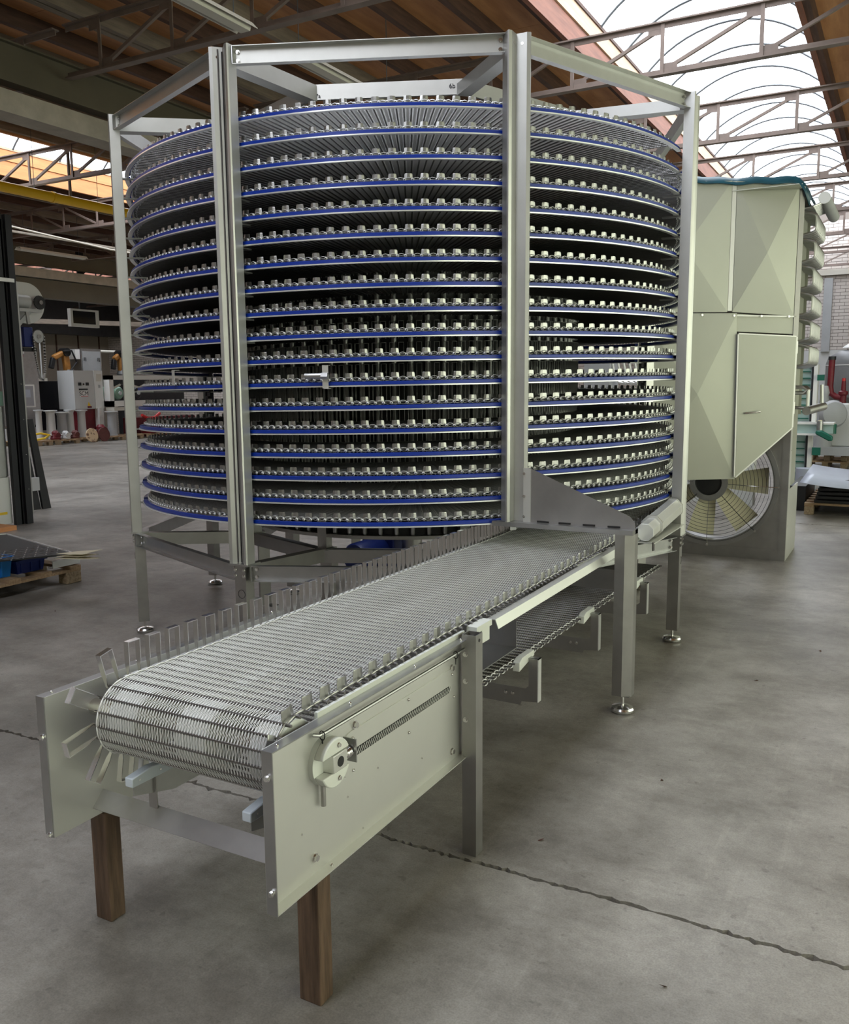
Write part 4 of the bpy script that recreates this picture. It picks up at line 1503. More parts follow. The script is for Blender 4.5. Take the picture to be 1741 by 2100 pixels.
obj('column', M().box(1.00, 1.30, 6.4, 6.6, 0, 2.2), LGREY, cl, smooth=False)
obj('top_panel', M().box(.45, 1.0, 6.6, 6.7, 1.62, 2.1), BIN2, cl, smooth=False)
# ================================================================== LEFT FOREGROUND: PALLET WITH BINS
def pallet(name, label, x0, x1, y0, y1, z0=0.0, group='wooden pallets', rot=0.0):
    """flat pallet, boards along x, stringers along y"""
    t = thing(name, label, 'pallet', ((x0 + x1) / 2, (y0 + y1) / 2, z0), group)
    L, Wd = y1 - y0, x1 - x0
    for x in (x0 + .05, (x0 + x1) / 2, x1 - .05):
        for y in (y0 + .07, (y0 + y1) / 2, y1 - .07):
            obj('block', M().box(x - .05, x + .05, y - .07, y + .07, z0 + .0, z0 + .095), CHIP, t, smooth=False, bevel=.006)
        obj('stringer', M().box(x - .05, x + .05, y0, y1, z0 + .095, z0 + .115), PALW, t, smooth=False)
    nb = 7
    for k in range(nb):
        y = y0 + (L - .10) * k / (nb - 1)
        obj('deck_board', M().box(x0, x1, y, y + .10, z0 + .115, z0 + .137), PALW, t, smooth=False)
    return t


pallet('pallet', 'worn wooden pallet under the blue bins at the left edge', -3.75, -2.83, -2.2, -.45)


def bin_(label, x0, x1, y0, y1, z0, z1, mt):
    t = thing('storage_bin', label, 'bin', ((x0 + x1) / 2, (y0 + y1) / 2, z0), 'blue storage bins')
    th = .006
    f = .015
    b = M()
    lo = [(x0 + f, y0 + f), (x1 - f, y0 + f), (x1 - f, y1 - f), (x0 + f, y1 - f)]
    hi = [(x0, y0), (x1, y0), (x1, y1), (x0, y1)]
    vs = [(x, y, z0) for x, y in lo] + [(x, y, z1) for x, y in hi]
    li = [(x0 + f + th, y0 + f + th), (x1 - f - th, y0 + f + th), (x1 - f - th, y1 - f - th), (x0 + f + th, y1 - f - th)]
    hi2 = [(x0 + th, y0 + th), (x1 - th, y0 + th), (x1 - th, y1 - th), (x0 + th, y1 - th)]
    vs += [(x, y, z0 + th) for x, y in li] + [(x, y, z1) for x, y in hi2]
    fs = [(3, 2, 1, 0), (8, 9, 10, 11)]
    for i in range(4):
        j = (i + 1) % 4
        fs += [(i, j, 4 + j, 4 + i), (8 + j, 8 + i, 12 + i, 12 + j), (4 + i, 4 + j, 12 + j, 12 + i)]
    obj('tub', b.add(vs, fs), mt, t, smooth=False)
    for (a0, a1, c0, c1) in ((x0 - .012, x1 + .012, y0 - .012, y0 + .004), (x0 - .012, x1 + .012, y1 - .004, y1 + .012), (x0 - .012, x0 + .004, y0, y1), (x1 - .004, x1 + .012, y0, y1)):
        obj('rim', M().box(a0, a1, c0, c1, z1 - .022, z1 + .002), mt, t, smooth=False)
    for k in range(3):
        y = y0 + (y1 - y0) * (k + .5) / 3
        obj('rib', M().box(x1 - .016, x1 + .002, y - .006, y + .006, z0 + .01, z1 - .02), mt, t, smooth=False)


bin_('bright blue open plastic bin at the left edge on the pallet', -3.25, -2.93, -1.55, -.99, .14, .295, BIN1)
bin_('navy blue open plastic bin beside the bright blue bin', -3.20, -2.93, -.955, -.70, .14, .245, BIN2)
# stacked sheet metal on the pallet
st = thing('sheet_stack', 'stack of sheet metal plates and trays lying on the pallet with bins', 'sheet metal', (-3.2, -.9, .14))
obj('tray', M().prism(thin([(-.06, .0), (0, 0), (0, .055), (-.03, .055)], .004), (-2.86, -.69, .145), (-2.86, -.43, .145)), ALU, st, smooth=False)
obj('tray', M().prism(thin([(-.08, .0), (0, 0), (0, .05), (-.03, .05)], .004), (-3.30, -1.30, .21), (-3.27, -.45, .205)), ALU, st, smooth=False)
obj('tray_base', M().box(-3.70, -3.30, -2.1, -.46, .138, .196), STEEL, st, smooth=False)
# tread plate with raised lozenges leaning over the stack
pv = [(-2.93, -1.30, .300), (-2.70, -.62, .268), (-3.75, -.44, .315), (-4.3, -1.3, .330)]
pl_ = obj('tread_plate', M().add(pv + [(x, y, z - .012) for x, y, z in pv], [(0, 1, 2, 3), (7, 6, 5, 4), (0, 4, 5, 1), (1, 5, 6, 2), (2, 6, 7, 3), (3, 7, 4, 0)]), DARKM, st, smooth=False)
loz = M().add([(-.022, 0, .001), (0, -.008, .004), (.022, 0, .001), (0, .008, .004)], [(0, 1, 2, 3)])
zg = lambda x, y: .300 + (x + 2.93) * -.022 + (y + 1.30) * -.030 + .004
mats = []
for i in range(22):
    for j in range(16):
        x, y = -4.0 + i * .058, -1.25 + j * .05
        if y > -1.25 + (x + 4.0) * .1 and y < -.50 - max(0, x + 3.75) * .10:
            mats.append(T(x, y, zg(x, y)) @ RZ(R(45 if (i + j) % 2 else -45)))
o = obj('tread_lozenge', np_mesh('tread_lozenge', [m_np(loz, mats)], STEEL_D, False), None, st)
o['kind'] = 'stuff'
obj('bright_edge', M().bar((-4.3, -1.3, .333), (-3.75, -.44, .318), .014, .010).bar((-3.75, -.44, .318), (-2.70, -.62, .272), .014, .010), ALU, st, smooth=False)
for k, (dx, dz) in enumerate(((0, 0), (.05, .022), (.02, -.016))):
    obj('paper_liner', M().add([(-2.78 + dx, -.75, .262 + dz), (-2.72 + dx, -.60, .262 + dz), (-2.50 + dx, -.55, .268 + dz * 1.8), (-2.44 + dx, -.63, .282 + dz * 1.8), (-2.55 + dx, -.70, .268 + dz)],
                           [(0, 1, 2, 3, 4)]), FOAM, st, smooth=False).modifiers.new('t', 'SOLIDIFY').thickness = .003

# ================================================================== LEFT MACHINE IN A BLACK FRAME
lm0 = thing('louvred_machine', 'tall sheet steel machine with louvres in a black frame at the left edge', 'machine', (-6.2, 1.0, 0))
obj('frame_post', M().box(-5.95, -5.89, 1.36, 1.44, 0, 3.45), FRAMEB, lm0, smooth=False)
obj('frame_post', M().box(-5.98, -5.93, 1.25, 1.34, 0, 3.5), FRAMEB, lm0, smooth=False)
obj('frame_web', M().box(-5.94, -5.93, 1.32, 1.38, 0, 3.4), DARKM, lm0, smooth=False)
obj('edge_angle', M().box(-6.02, -5.99, 1.46, 1.53, .1, 2.75), STEEL_D, lm0, smooth=False)
for z in (.3, .7, 1.1, 1.5):
    bolt(lm0, (-5.99, 1.50, z), (1, 0, 0), 1.0, RIVET, 'rivet')
    bolt(lm0, (-5.89, 1.41, z + .1), (1, 0, 0), .8, RIVET, 'rivet')
obj('lower_panel', M().box(-6.03, -5.985, .2, 1.24, .02, .55), SHEET, lm0, smooth=False)
obj('middle_panel', M().box(-6.04, -6.00, 1.05, 1.24, .56, 1.35), STEEL, lm0, smooth=False)
obj('middle_panel', M().box(-6.06, -6.02, .2, 1.24, .55, 1.35), STEEL_D, lm0, smooth=False)
for k in range(12):
    z = .66 + k * .058
    obj('louvre', M().prism([(0, 0), (.035, -.03), (.037, -.026), (.002, .006)], (-6.02, 1.04, z), (-6.02, .3, z)), ALU, lm0, smooth=False)
obj('green_plate', M().box(-6.02, -5.99, .95, 1.24, 1.36, 1.52), SGREEN, lm0, smooth=False)
obj('window_frame', M().box(-6.0, -5.98, .6, 1.20, 1.53, 1.55).box(-6.0, -5.98, 1.18, 1.20, 1.55, 1.95).box(-6.0, -5.98, .6, 1.2, 1.72, 1.735), ALU, lm0, smooth=False)
obj('window_pane', M().box(-6.01, -6.0, .6, 1.20, 1.54, 1.95), PANELG, lm0, smooth=False)
obj('upper_panel', M().box(-6.05, -6.0, .2, 1.20, 1.96, 2.75), STEEL_D, lm0, smooth=False)
obj('upper_panel', M().box(-6.05, -6.0, .2, 1.20, 2.78, 3.40), DARKM, lm0, smooth=False)
obj('roof_bracket', M().box(-6.0, -5.86, .6, 1.40, 2.72, 2.76), SHEET, lm0, smooth=False)
obj('warning_tape', M().box(-5.985, -5.983, .9, 1.18, .13, .16), YELS, lm0, smooth=False)
tag(obj('timber_offcut', M().box(-5.98, -5.62, .35, 1.02, 0, .05), ORANGEW, smooth=False), 'orange timber offcut lying in front of the louvred machine', 'timber')

# chain drive machine behind it
cd = thing('chain_drive_machine', 'steel upright with a big white round chain guard and sprockets', 'machine', (-7.4, 2.5, 0))
obj('upright', M().box(-7.45, -7.38, 2.40, 2.58, 0, 2.72), STEEL, cd, smooth=False)
g = []
for t in np.linspace(-math.pi / 2, math.pi / 2, 24):
    g.append((2.80 + .27 * CO(t), 2.685 + .27 * SI(t)))
g += [(2.2, 2.955), (2.2, 2.415)]
gd_ = obj('chain_guard', M().plate(g, (-7.52, 0, 0), (0, 1, 0), (0, 0, 1), .012), WPAINT, cd)


def sprocket(name, c, r, nt, mt, parent, th=.02):
    pts = []
    for k in range(nt * 2):
        t = 2 * math.pi * k / (nt * 2)
        rr = r if k % 2 else r * .88
        pts.append((rr * CO(t), rr * SI(t)))
    s = obj(name, M().plate(pts, c, (0, 1, 0), (0, 0, 1), th), mt, parent, smooth=False)
    obj('hub', M().cyl(Vector(c), Vector(c) + V(.045, 0, 0), r * .3, 14), CHROME, s)
    return s


sprocket('sprocket', (-7.42, 2.92, 2.695), .095, 24, DARKM, cd)
obj('motor', M().cyl((-7.47, 2.78, 2.70), (-7.47, 2.52, 2.70), .085, 20), LGREY, cd)
obj('motor_shelf', M().box(-7.5, -7.38, 2.5, 2.93, 2.56, 2.60), LGREY, cd, smooth=False)
obj('strut', M().bar((-7.42, 2.55, 2.36), (-7.42, 2.76, 2.56), .03, .05), LGREY, cd, smooth=False)
obj('bracket_arm', M().bar((-7.40, 2.70, 2.56), (-7.40, 2.72, 2.40), .03, .04), STEEL_D, cd, smooth=False)
obj('blue_motor', M().box(-7.48, -7.38, 2.62, 2.76, 2.10, 2.36), BIN2, cd, bevel=.01)
sprocket('chain_wheel', (-7.37, 2.82, 2.24), .088, 30, LGREY, cd)
obj('motor_foot', M().box(-7.48, -7.38, 2.6, 2.80, 2.04, 2.09), DARKM, cd, smooth=False)
cpts = [(-7.355, 2.905, 2.24), (-7.355, 2.905, 1.95), (-7.355, 2.885, 1.75), (-7.355, 2.85, 1.66), (-7.355, 2.81, 1.68), (-7.355, 2.78, 1.80), (-7.355, 2.75, 2.0), (-7.355, 2.735, 2.24)]
ch = obj('roller_chain', M().tube(cpts, .009, 6), DARKM, cd)
for i in range(len(cpts) - 1):
    for f in np.linspace(0, 1, 8)[:-1]:
        p = Vector(cpts[i]).lerp(Vector(cpts[i + 1]), float(f))
        obj('chain_roller', M().cyl(p - V(.016, 0, 0), p + V(.016, 0, 0), .011, 6), STEEL_D, ch)
# leaning dark panels
for k, (y, dx) in enumerate(((2.20, 0), (2.33, .03))):
    w_ = obj('leaning_panel', M().add([(-6.88 + dx, y - .04, 0), (-6.84 + dx, y - .04, 0), (-6.96 + dx, y - .09, 1.16), (-7.00 + dx, y - .09, 1.16),
                                       (-6.88 + dx, y + .08, 0), (-6.84 + dx, y + .08, 0), (-6.96 + dx, y - .01, 1.16), (-7.00 + dx, y - .01, 1.16)],
                                      [(0, 1, 2, 3), (7, 6, 5, 4), (0, 4, 5, 1), (1, 5, 6, 2), (2, 6, 7, 3), (3, 7, 4, 0)]), DARKM, smooth=False)
    tag(w_, ['dark steel channel panel leaning nearest the black frame', 'dark steel channel panel leaning outermost'][k], 'panel', 'leaning dark panels')
obj('lock_box', M().box(-6.85, -6.78, 2.12, 2.24, .25, .42), LGREY, bpy.data.objects['leaning_panel'], bevel=.006)

# ================================================================== FAR LEFT: STORED MACHINES
c0 = thing('control_cabinet', 'tall stainless control cabinet with a touch screen and red button', 'cabinet', (-19.3, 11.5, 0))
obj('body', M().box(-19.6, -19.0, 10.6, 11.78, .52, 2.66), STEEL, c0, smooth=False)
obj('plinth', M().box(-19.55, -19.05, 10.65, 11.7, 0, .44), LGREY, c0, smooth=False)
sc = obj('screen_bezel', M().box(-19.0, -18.97, 11.05, 11.60, 1.02, 1.66), WPAINT, c0, smooth=False)
obj('screen', M().box(-18.97, -18.965, 11.1, 11.55, 1.06, 1.62), PANELG, sc, smooth=False)
obj('display', M().box(-18.965, -18.962, 11.2, 11.45, 1.30, 1.52), BLUEF, sc, smooth=False)
obj('emergency_button', M().cyl((-19.0, 11.24, 2.46), (-18.95, 11.24, 2.46), .055, 14), BRED, c0)
obj('label_plate', M().box(-19.0, -18.99, 11.1, 11.36, 2.52, 2.62), WPAINT, c0, smooth=False)
obj('key_switch', M().cyl((-19.0, 11.22, .9), (-18.96, 11.22, .9), .03, 10), YELS, c0)

s0 = thing('machine_cabinet', 'light grey machine control cabinet with SCM lettering and a yellow warning label', 'cabinet', (-18.8, 13, .2))
obj('body', M().box(-19.2, -18.5, 12.58, 13.30, .93, 2.06), LGREY, s0, smooth=False)
obj('side_door', M().box(-19.2, -18.48, 13.31, 13.62, .93, 2.06), WPAINT, s0, smooth=False)
for y in (12.78, 13.05):
    obj('switch', M().box(-18.5, -18.48, y - .05, y + .05, 1.62, 1.71), BLACK, s0, smooth=False)
obj('dial', M().cyl((-18.5, 12.915, 1.66), (-18.48, 12.915, 1.66), .025, 10), BLACK, s0)
pb = obj('badge', M().box(-18.5, -18.495, 12.76, 13.06, 1.29, 1.47), WPAINT, s0, smooth=False)
obj('lettering', text_mesh('SCM', .17), BLACK, pb, mtx=frame_mtx((-18.492, 12.91, 1.385), (0, 1, 0), (0, 0, 1)))
obj('underline', M().box(-18.495, -18.490, 12.80, 13.06, 1.295, 1.312), BRED, pb, smooth=False)
obj('maker_strip', M().box(-18.5, -18.494, 12.74, 13.06, 1.49, 1.53), BLACK, s0, smooth=False)
obj('warning_label', M().add([(-18.494, 13.02, 1.02), (-18.494, 13.14, 1.02), (-18.494, 13.06, 1.14)], [(0, 1, 2)]), YELS, s0, smooth=False)
obj('isolator', M().box(-18.5, -18.46, 13.02, 13.14, .96, 1.01), REDM, s0, smooth=False)
obj('meter_plate', M().box(-18.48, -18.47, 13.38, 13.56, 1.74, 1.96), LAMPW, s0, smooth=False)
obj('door_latch', M().box(-18.48, -18.46, 13.44, 13.50, 1.55, 1.64), GREYP, s0, smooth=False)
obj('pedestal', M().box(-19.1, -18.6, 12.7, 13.5, .0, .93), REDM, s0, smooth=False)
obj('white_duct', M().box(-18.58, -18.4, 13.35, 13.52, .2, .95), WPAINT, s0, smooth=False)

mm = thing('saw_machine', 'white framed woodworking machine with green round housings in its open bay', 'machine', (-18.4, 15, 0))
obj('top_rail', M().box(-18.5, -18.25, 13.66, 17.5, 1.79, 1.92), WPAINT, mm, smooth=False)
obj('bottom_rail', M().box(-18.5, -18.25, 13.66, 17.5, .98, 1.15), WPAINT, mm, smooth=False)
obj('left_stile', M().box(-18.5, -18.25, 13.66, 13.82, .98, 1.92), WPAINT, mm, smooth=False)
obj('back_plate', M().box(-19.0, -18.95, 13.66, 17.5, 1.0, 1.92), DARKM, mm, smooth=False)
for y in (13.9, 14.35, 15.1):
    h_ = obj('round_housing', M().lathe([(.19, 0), (.20, .02), (.20, .25), (.16, .30), (.05, .32)], (-18.9, y, 1.38), (1, 0, 0), 24), SGREEN if y < 15 else DARKM, mm)
    obj('housing_cap', M().cyl((-18.58, y, 1.38), (-18.55, y, 1.38), .06, 14), YELS if y < 14 else LGREY, h_)
for k in range(4):
    obj('hose', M().tube([(-18.5, 13.75 + k * .5, 1.62), (-18.42, 14.0 + k * .5, 1.55 + .05 * (k % 2)), (-18.45, 14.25 + k * .5, 1.64)], .035, 7), [LAMPW, BLACK, LAMPW, BLACK][k], mm)
obj('table', M().box(-18.45, -18.1, 13.66, 14.3, .86, .96), LAMPW, mm, smooth=False)
obj('red_base', M().box(-18.9, -18.4, 14.7, 17.4, 0, .6), REDM, mm, smooth=False)
obj('support_column', M().cyl((-18.4, 13.85, .15), (-18.4, 13.85, .86), .14, 16), GREYP, mm)
tag(obj('orange_cloth', M().add([(-18.1, 14.22, .98), (-18.08, 14.45, .96), (-18.06, 14.5, .84), (-18.06, 14.25, .85), (-18.12, 14.35, 1.06)], [(0, 1, 4), (0, 1, 2, 3)]), CORANGE, smooth=False), 'crumpled orange cloth on the machine table edge', 'cloth')

# perforated cabinet and robot arms behind
pc = thing('perforated_cabinet', 'grey perforated metal cabinet with two latches behind the grey control cabinet', 'cabinet', (-20.2, 14.5, 0))
obj('body', M().box(-20.5, -20.0, 14.15, 14.95, .0, 2.78), STEEL_D, pc, smooth=False)
obj('door', M().box(-20.0, -19.98, 14.2, 14.9, 1.6, 2.70), GREYP, pc, smooth=False)
for y in (14.28, 14.82):
    obj('latch', M().tube([(-19.975, y - .03, 2.40), (-19.96, y - .03, 2.50), (-19.96, y + .03, 2.50), (-19.96, y + .03, 2.38)], .01, 5), BLACK, pc)
gan = thing('pipe_gantry', 'pale bent pipe gantry behind the stored machines', 'gantry', (-20.1, 15.5, 0))
obj('pipe', M().tube([(-20.62, 15.0, 2.74), (-20.62, 16.3, 2.74), (-20.62, 16.48, 2.66), (-20.62, 16.5, 2.4), (-20.62, 16.5, 0)], .05, 8), LAMPW, gan)
obj('pipe', M().cyl((-20.62, 15.45, 0), (-20.62, 15.45, 2.7), .035, 8), LAMPW, gan)


def robot(label, x, y, z, s):
    t = thing('robot_arm', label, 'robot arm', (x, y, 0), 'orange robot arms')
    obj('pedestal', M().cyl((x, y, 0), (x, y, z - .55), .22, 16), DARKM, t)
    obj('base', M().lathe([(.20, 0), (.22, .10), (.18, .25), (.20, .3), (.15, .42)], (x, y, z - .55), (0, 0, 1), 18), TANKM, t)
    obj('lower_arm', M().bar((x, y - .05, z - .2), (x, y - .12 * s, z + .42), .2, .17, (1, 0, 0)), CORANGE, t, bevel=.04)
    obj('upper_arm', M().bar((x, y - .12 * s, z + .40), (x, y - .55 * s, z + .22), .17, .16), CORANGE, t, bevel=.04)
    obj('joint', M().cyl((x - .14, y - .12 * s, z + .40), (x + .14, y - .12 * s, z + .40), .13, 16), BLACK, t)
    obj('wrist', M().bar((x, y - .55 * s, z + .22), (x, y - .65 * s, z - .10), .14, .12, (1, 0, 0)), BLACK, t, bevel=.02)
    obj('cable', M().tube([(x + .15, y - .1, z - .2), (x + .2, y + .15, z + .1), (x + .18, y, z + .45), (x + .15, y - .3 * s, z + .42)], .03, 6), BLACK, t)


robot('orange robot arm left of the perforated cabinet', -20.1, 13.75, 2.25, 1.0)
robot('orange robot arm right of the perforated cabinet', -20.1, 15.9, 2.25, .6)
tag(obj('grey_cell_box', M().box(-20.4, -20.0, 13.95, 14.12, 2.45, 2.75), WPAINT, smooth=False), 'small white box on the robot cell frame', 'box')
bx = thing('dark_enclosure', 'dark glazed machine enclosure with a white top edge left of the grey cabinet', 'machine', (-19.6, 12.2, 0))
obj('frame', M().box(-19.75, -19.6, 11.95, 12.0, .3, 1.85).box(-19.75, -19.6, 12.0, 12.55, 1.76, 1.85), LAMPW, bx, smooth=False)
obj('glass', M().box(-19.8, -19.75, 12.0, 13.2, .3, 1.76), SCREEN, bx, smooth=False)
for y in (11.85, 12.35, 12.6):
    obj('rail_post', M().cyl((-19.9, y, 1.7), (-19.9, y, 2.9), .02, 6), LGREY, bx)

# aircon / monitor hanging
mo_ = thing('hanging_monitor', 'white framed dark monitor hanging above the stored machines', 'monitor', (-16, 11, 3.3))
obj('case', M().box(-16.12, -16.0, 10.55, 11.45, 3.12, 3.57), WPAINT, mo_, smooth=False)
obj('screen', M().box(-16.0, -15.995, 10.62, 11.33, 3.2, 3.52), SCREEN, mo_, smooth=False)
obj('bracket', M().box(-16.1, -16.05, 10.9, 11.1, 3.57, 5.157), FRAMEB, mo_, smooth=False)
# mezzanine edge and dark lintel in the back
tag(obj('dark_lintel', M().box(-24.6, -24.2, 9, 20, 3.5, 5.0), DARKM, smooth=False), 'dark lintel band high on the far left wall', 'lintel')

# pallets with castings on the far floor
for i, (y0, y1, lab) in enumerate(((10.2, 11.02, 'far pallet nearest the leaning panels, with yellow hose'), (11.15, 12.55, 'far pallet carrying grey pedestals and discs'), (12.75, 14.3, 'far pallet beside the brown round disc'), (14.5, 17.0, 'far pallet under the red machine parts'))):
    pallet('pallet', lab, -18.35 if y0 > 12.7 else -18.6, -17.6, y0, y1)
ped = 0
for (x, y, h, r, mt, word) in ((-18.3, 11.15, .82, .09, LGREY, 'slim'), (-18.25, 11.50, .80, .13, LGREY, 'pale'), (-18.25, 11.87, .74, .14, GREYP, 'squat'), (-18.3, 12.20, .80, .11, LGREY, 'middle'), (-18.25, 12.56, .78, .12, LGREY, 'wide'), (-17.95, 13.4, .72, .13, GREYP, 'lone')):
    t = thing('pedestal', word + ' grey table pedestal with a round plate among the castings', 'pedestal', (x, y, .137), 'grey pedestals')
    obj('column', M().lathe([(r * 1.3, 0), (r, .06), (r * .9, h - .1), (r * 1.1, h - .03)], (x, y, .137), (0, 0, 1), 16), mt, t)
    obj('plate', M().cyl((x, y, .137 + h - .03), (x, y, .137 + h), r * 1.45, 20), LGREY, t)
for (y, mt, lab) in ((12.23, CREAM, 'cream round disc with dark worn patch leaning on a pallet'), (12.66, RUSTR, 'dark brown red round disc leaning on a pallet')):
    t = thing('round_disc', lab, 'disc', (-17.45, y, 0), 'leaning discs')
    c = Vector((-17.47, y, .212))
    obj('disc', M().lathe([(.05, -.02), (.195, -.02), (.203, -.01), (.203, .01), (.195, .02), (.05, .02)], c, (1, 0, .15), 36), mt, t)
    obj('rim', M().ring(c, (1, 0, .15), .178, .198, .026, 36), mt, t)
for k, (x, y, z, s, mt, lab) in enumerate(((-17.82, 11.28, .137, .13, REDM, 'dark red gearbox casting behind the yellow hose'), (-17.80, 11.60, .137, .12, LGREY, 'grey machine casting between two red castings'), (-17.80, 11.92, .137, .12, RUSTR, 'brown red casting near the cream disc'),
                                           (-17.95, 12.98, .137, .18, REDM, 'dark red casting below the grey cabinet'), (-17.9, 14.80, .137, .22, REDM, 'large dark red casting on the rightmost far pallet'), (-17.9, 15.6, .137, .22, GREYP, 'grey wheel casting on the rightmost far pallet'))):
    t = thing('casting', lab, 'casting', (x, y, z), 'machine castings')
    obj('body', M().lathe([(s * 1.0, 0), (s * 1.1, s * .3), (s * .7, s * 1.1), (s * .75, s * 1.5), (s * .4, s * 1.9)], (x, y, z), (0, 0, 1), 14), mt, t)
    obj('shaft', M().cyl((x, y - s * 1.3, z + s * .9), (x, y + s * 1.2, z + s * 1.0), s * .22, 10), CHROME, t)
    obj('flange', M().cyl((x + s * .6, y, z + s * .9), (x + s * .95, y, z + s * .9), s * .62, 16), mt, t)
tag(obj('yellow_hose', M().tube([(-17.7, 10.5, .16), (-17.65, 10.8, .2), (-17.7, 11.0, .28), (-17.8, 10.8, .33), (-17.8, 10.45, .3)], .03, 7), YELS), 'coiled yellow hose on the far pallet nearest the leaning panels', 'hose')
tag(obj('red_hose', M().tube([(-17.9, 14.55, .70), (-17.9, 14.80, .59), (-17.9, 15.05, .60), (-17.9, 15.3, .74)], .05, 7), BRED), 'bright red arm on the rightmost far pallet', 'arm')

# ================================================================== RIGHT BACKGROUND
tk = thing('pressure_tank', 'large dark grey pressure vessel on legs against the brick wall', 'tank', (2.05, 13.2, 0))
obj('vessel', M().lathe([(.05, 0), (.38, .06), (.60, .22), (.62, .35), (.62, .86), (.58, .98), (.40, 1.10), (.06, 1.15)], (2.10, 13.75, 1.02), (0, 0, 1), 32), TANKM, tk)
obj('skirt', M().cyl((2.10, 13.75, 0), (2.10, 13.75, 1.1), .42, 24), GREYP, tk)
obj('seam', M().ring((2.10, 13.75, 1.84), (0, 0, 1), .615, .626, .02, 32), LGREY, tk)
tag(obj('plastic_cap', M().lathe([(.26, 0), (.24, .03), (.13, .10), (.08, .14)], (2.02, 13.65, 2.172), (0, 0, 1), 14), WPAINT), 'crumpled white plastic hood on the tank top', 'hood')
rpv = thing('red_pipe_valve', 'dark red bent pipe with a bulbous valve in front of the tank', 'pipe', (1.75, 12.4, 0))
obj('pipe', M().tube([(1.69, 12.4, 1.95), (1.68, 12.4, 1.45), (1.70, 12.4, 1.33), (1.78, 12.4, 1.27), (1.86, 12.4, 1.26)], .055, 12), REDM, rpv)
obj('pipe_collar', M().cyl((1.69, 12.4, 1.93), (1.69, 12.4, 1.99), .065, 12), DARKM, rpv)
obj('valve_body', M().lathe([(.04, 0), (.085, .08), (.09, .16), (.05, .27), (.06, .36), (.08, .38), (.08, .43), (.04, .45), (.035, .62)], (1.90, 12.4, .93), (0, 0, 1), 18), REDM, rpv)
obj('valve_stem', M().cyl((1.90, 12.4, 1.38), (1.90, 12.4, 1.60), .03, 10), BRED, rpv)
obj('drain_loop', M().tube([(1.80, 12.38, 1.18), (1.79, 12.38, 1.02), (1.83, 12.38, .99), (1.87, 12.38, 1.0)], .022, 8), REDM, rpv)
gr = thing('grey_pump', 'grey pump casting standing between green conveyor and tank', 'pump', (1.72, 11.5, 0))
obj('column', M().lathe([(.16, 0), (.14, .5), (.10, .75), (.06, .95), (.08, 1.0), (.05, 1.12)], (1.66, 11.6, .35), (0, 0, 1), 18), GREYP, gr)
obj('volute', M().lathe([(.12, 0), (.22, .03), (.24, .10), (.20, .17), (.08, .2)], (1.78, 11.5, .98), (.5, -1, .1), 22), GREYP, gr)
obj('housing', M().box(1.70, 2.30, 11.7, 12.2, .42, 1.16), LGREY, gr, bevel=.02)
obj('frame', M().box(1.55, 2.3, 11.4, 12.2, .28, .42), GREYP, gr, smooth=False)

gcv = thing('green_conveyor', 'tall conveyor with pale teal cleated belts and dark green drive covers', 'conveyor', (1.55, 10, 0))
for z0, z1, xr in ((.92, 1.78, 1.62), (.02, .74, 1.585)):
    obj('belt', M().box(1.25, xr - .02, 10.0, 10.03, z0, z1), TEALB, gcv, smooth=False)
    n_c = int((z1 - z0) / .105)
    for k in range(n_c):
        z = z0 + .04 + k * .105
        obj('cleat', M().box(1.25, xr - .05, 9.96, 10.0, z, z + .016), GREENM, gcv, smooth=False)
    obj('rack_edge', M().box(xr - .035, xr - .005, 9.95, 10.0, z0, z1), DARKM, gcv, smooth=False)
    obj('side_rail', M().box(xr, xr + .06, 9.9, 10.1, z0 - .02, z1 + .03), WPAINT, gcv, smooth=False)
obj('top_cover', M().box(1.25, 1.60, 9.95, 10.05, 1.78, 1.81), GREENM, gcv, smooth=False)
cbx = obj('cross_belt', M().box(1.25, 1.95, 9.75, 10.0, .745, .885), TEALB, gcv, smooth=False)
obj('cross_rail', M().box(1.25, 1.96, 9.70, 10.05, .885, .915), WPAINT, cbx, smooth=False)
obj('cross_rail', M().box(1.25, 1.80, 9.70, 10.05, .715, .745), WPAINT, cbx, smooth=False)
obj('end_roller', M().cyl((1.93, 9.85, .74), (1.93, 9.85, .89), .06, 16), GREENM, cbx)
obj('drive_cover', M().plate([(1.72, .80), (1.80, .80), (1.96, .71), (1.96, .64), (1.90, .64), (1.71, .745)], (0, 9.68, 0), (1, 0, 0), (0, 0, 1), .10), GREENM, gcv, bevel=.02)
obj('drive_motor', M().cyl((1.765, 9.68, .80), (1.765, 9.68, .94), .048, 16), STEEL, gcv)
obj('motor_cap', M().cyl((1.765, 9.68, .94), (1.765, 9.68, .955), .03, 12), FOAM, gcv)
obj('gear_box', M().box(1.66, 1.78, 9.8, 9.9, .40, .52), GREENM, gcv, smooth=False)
obj('gear_box', M().box(1.68, 1.78, 9.8, 9.9, 1.56, 1.65), GREENM, gcv, smooth=False)
obj('foot_box', M().box(1.25, 1.66, 9.8, 10.1, 0, .12), GREENM, gcv, smooth=False)
pallet('pallet', 'stacked brown pallets behind the green conveyor, lower one', 1.35, 2.05, 11.9, 13.0)
pallet('pallet', 'stacked brown pallets behind the green conveyor, upper one', 1.40, 2.05, 11.95, 13.0, .14)
pallet('pallet', 'pale pallet under the sheet metal stack on the right', 1.95, 3.2, 5.9, 7.4)
ss = thing('dark_sheet_stack', 'pile of dark wrapped sheets on the right pallet', 'sheet metal', (2.6, 6.6, .14))
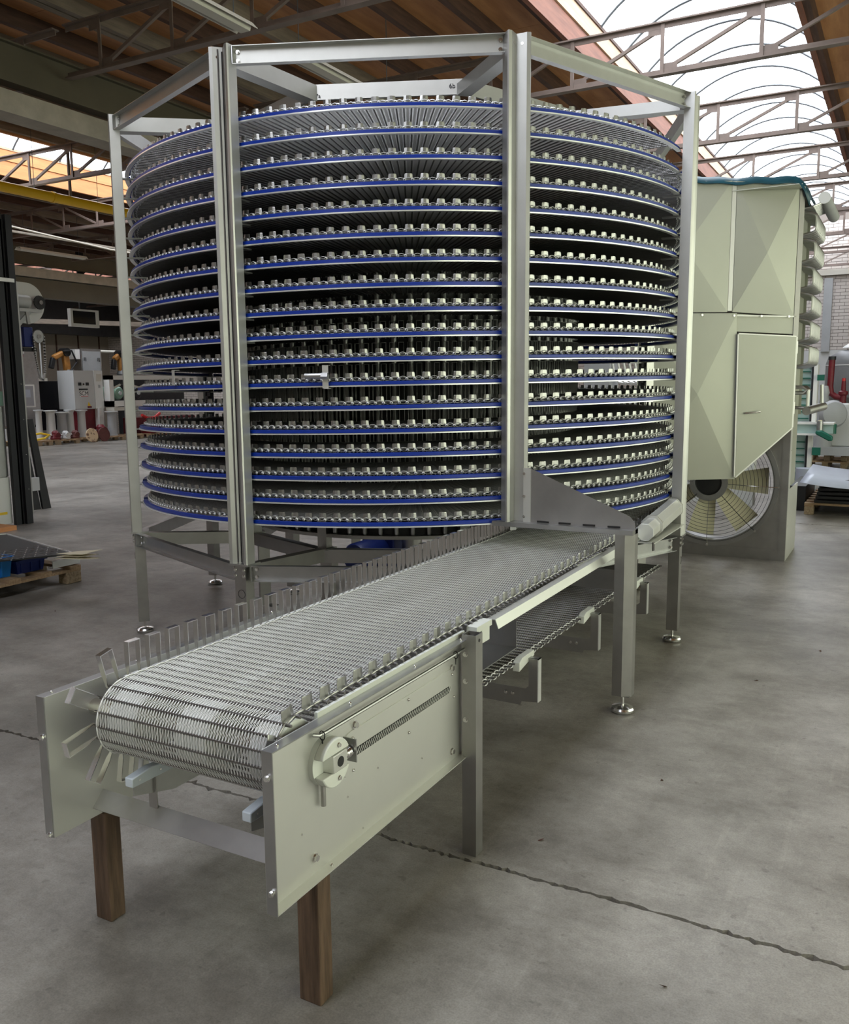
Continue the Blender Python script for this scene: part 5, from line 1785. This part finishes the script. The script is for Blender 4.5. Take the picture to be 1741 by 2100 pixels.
for k in range(6):
    z = .138 + k * .045
    m = M()
    x0, x1, y0, y1 = 2.05 + .01 * k, 3.2, 5.95 + .02 * k, 7.3
    nx = 10
    vs = []
    for i in range(nx + 1):
        x = x0 + (x1 - x0) * i / nx
        dz = .02 * SI(3 * (x - x0)) * k / 6
        vs += [(x, y0, z + dz), (x, y1, z + dz), (x, y1, z + dz + .03), (x, y0, z + dz + .03)]
    fs = []
    for i in range(nx):
        fs += [(4 * i + j, 4 * i + (j + 1) % 4, 4 * i + 4 + (j + 1) % 4, 4 * i + 4 + j) for j in range(4)]
    fs += [(0, 1, 2, 3), (4 * nx + 3, 4 * nx + 2, 4 * nx + 1, 4 * nx)]
    obj('sheet', m.add(vs, fs), DARKM, ss)
m = M()
nx = 14
vs = []
for i in range(nx + 1):
    f = i / nx
    x = 1.93 + 1.35 * f
    z = .415 + .11 * (1 - f) ** 2 * 0 + .06 * (1 - 2 * f) ** 2 - .03
    vs += [(x, 5.45 + .1 * f, z - .02), (x, 6.95, z + .06)]
fs = [(2 * i, 2 * i + 2, 2 * i + 3, 2 * i + 1) for i in range(nx)]
bs = tag(obj('curved_sheet', m.add(vs, fs), BLUEF), 'pale blue filmed metal sheet bowed over the dark stack at the right edge', 'sheet metal')
bs.modifiers.new('t', 'SOLIDIFY').thickness = .004
tag(obj('dark_crate', M().box(1.75, 1.93, 6.2, 7.4, 0, .30), DARKM, smooth=False), 'low dark crate between cooling unit and pale pallet', 'crate')
tag(obj('blue_drum', M().cyl((1.70, 8.6, 0), (1.70, 8.6, .30), .14, 20), BLUEF), 'pale blue drum behind the bowed metal sheet', 'drum')
# loose chips on the concrete
for k, (x, y, where) in enumerate(((2.2, -1.9, 'beyond the portal leg, nearest the conveyor'), (2.6, .2, 'in front of the cooling unit, left of two'), (2.35, -.5, 'right of the octagon frame foot'), (2.9, 1.2, 'in front of the cooling unit, right of two'),
                                   (1.95, -2.55, 'beside the rear conveyor leg'), (2.5, -3.1, 'at the slab joint near the right edge'), (-1.5, 1.0, 'left of the spiral frame, farther one'), (-2.2, -1.2, 'between the pallet and the conveyor'))):
    r_ = random.Random(k)
    vs = [(x + r_.uniform(-.012, .012), y + r_.uniform(-.012, .012), z) for z in (0, 0, 0, .008, .006)]
    tag(obj('debris_chip', M().add(vs, [(0, 1, 3), (1, 2, 4), (2, 0, 3), (3, 1, 4), (0, 2, 1)]), JOIST, smooth=False), 'tiny dark debris chip on the floor ' + where, 'debris', 'floor debris')
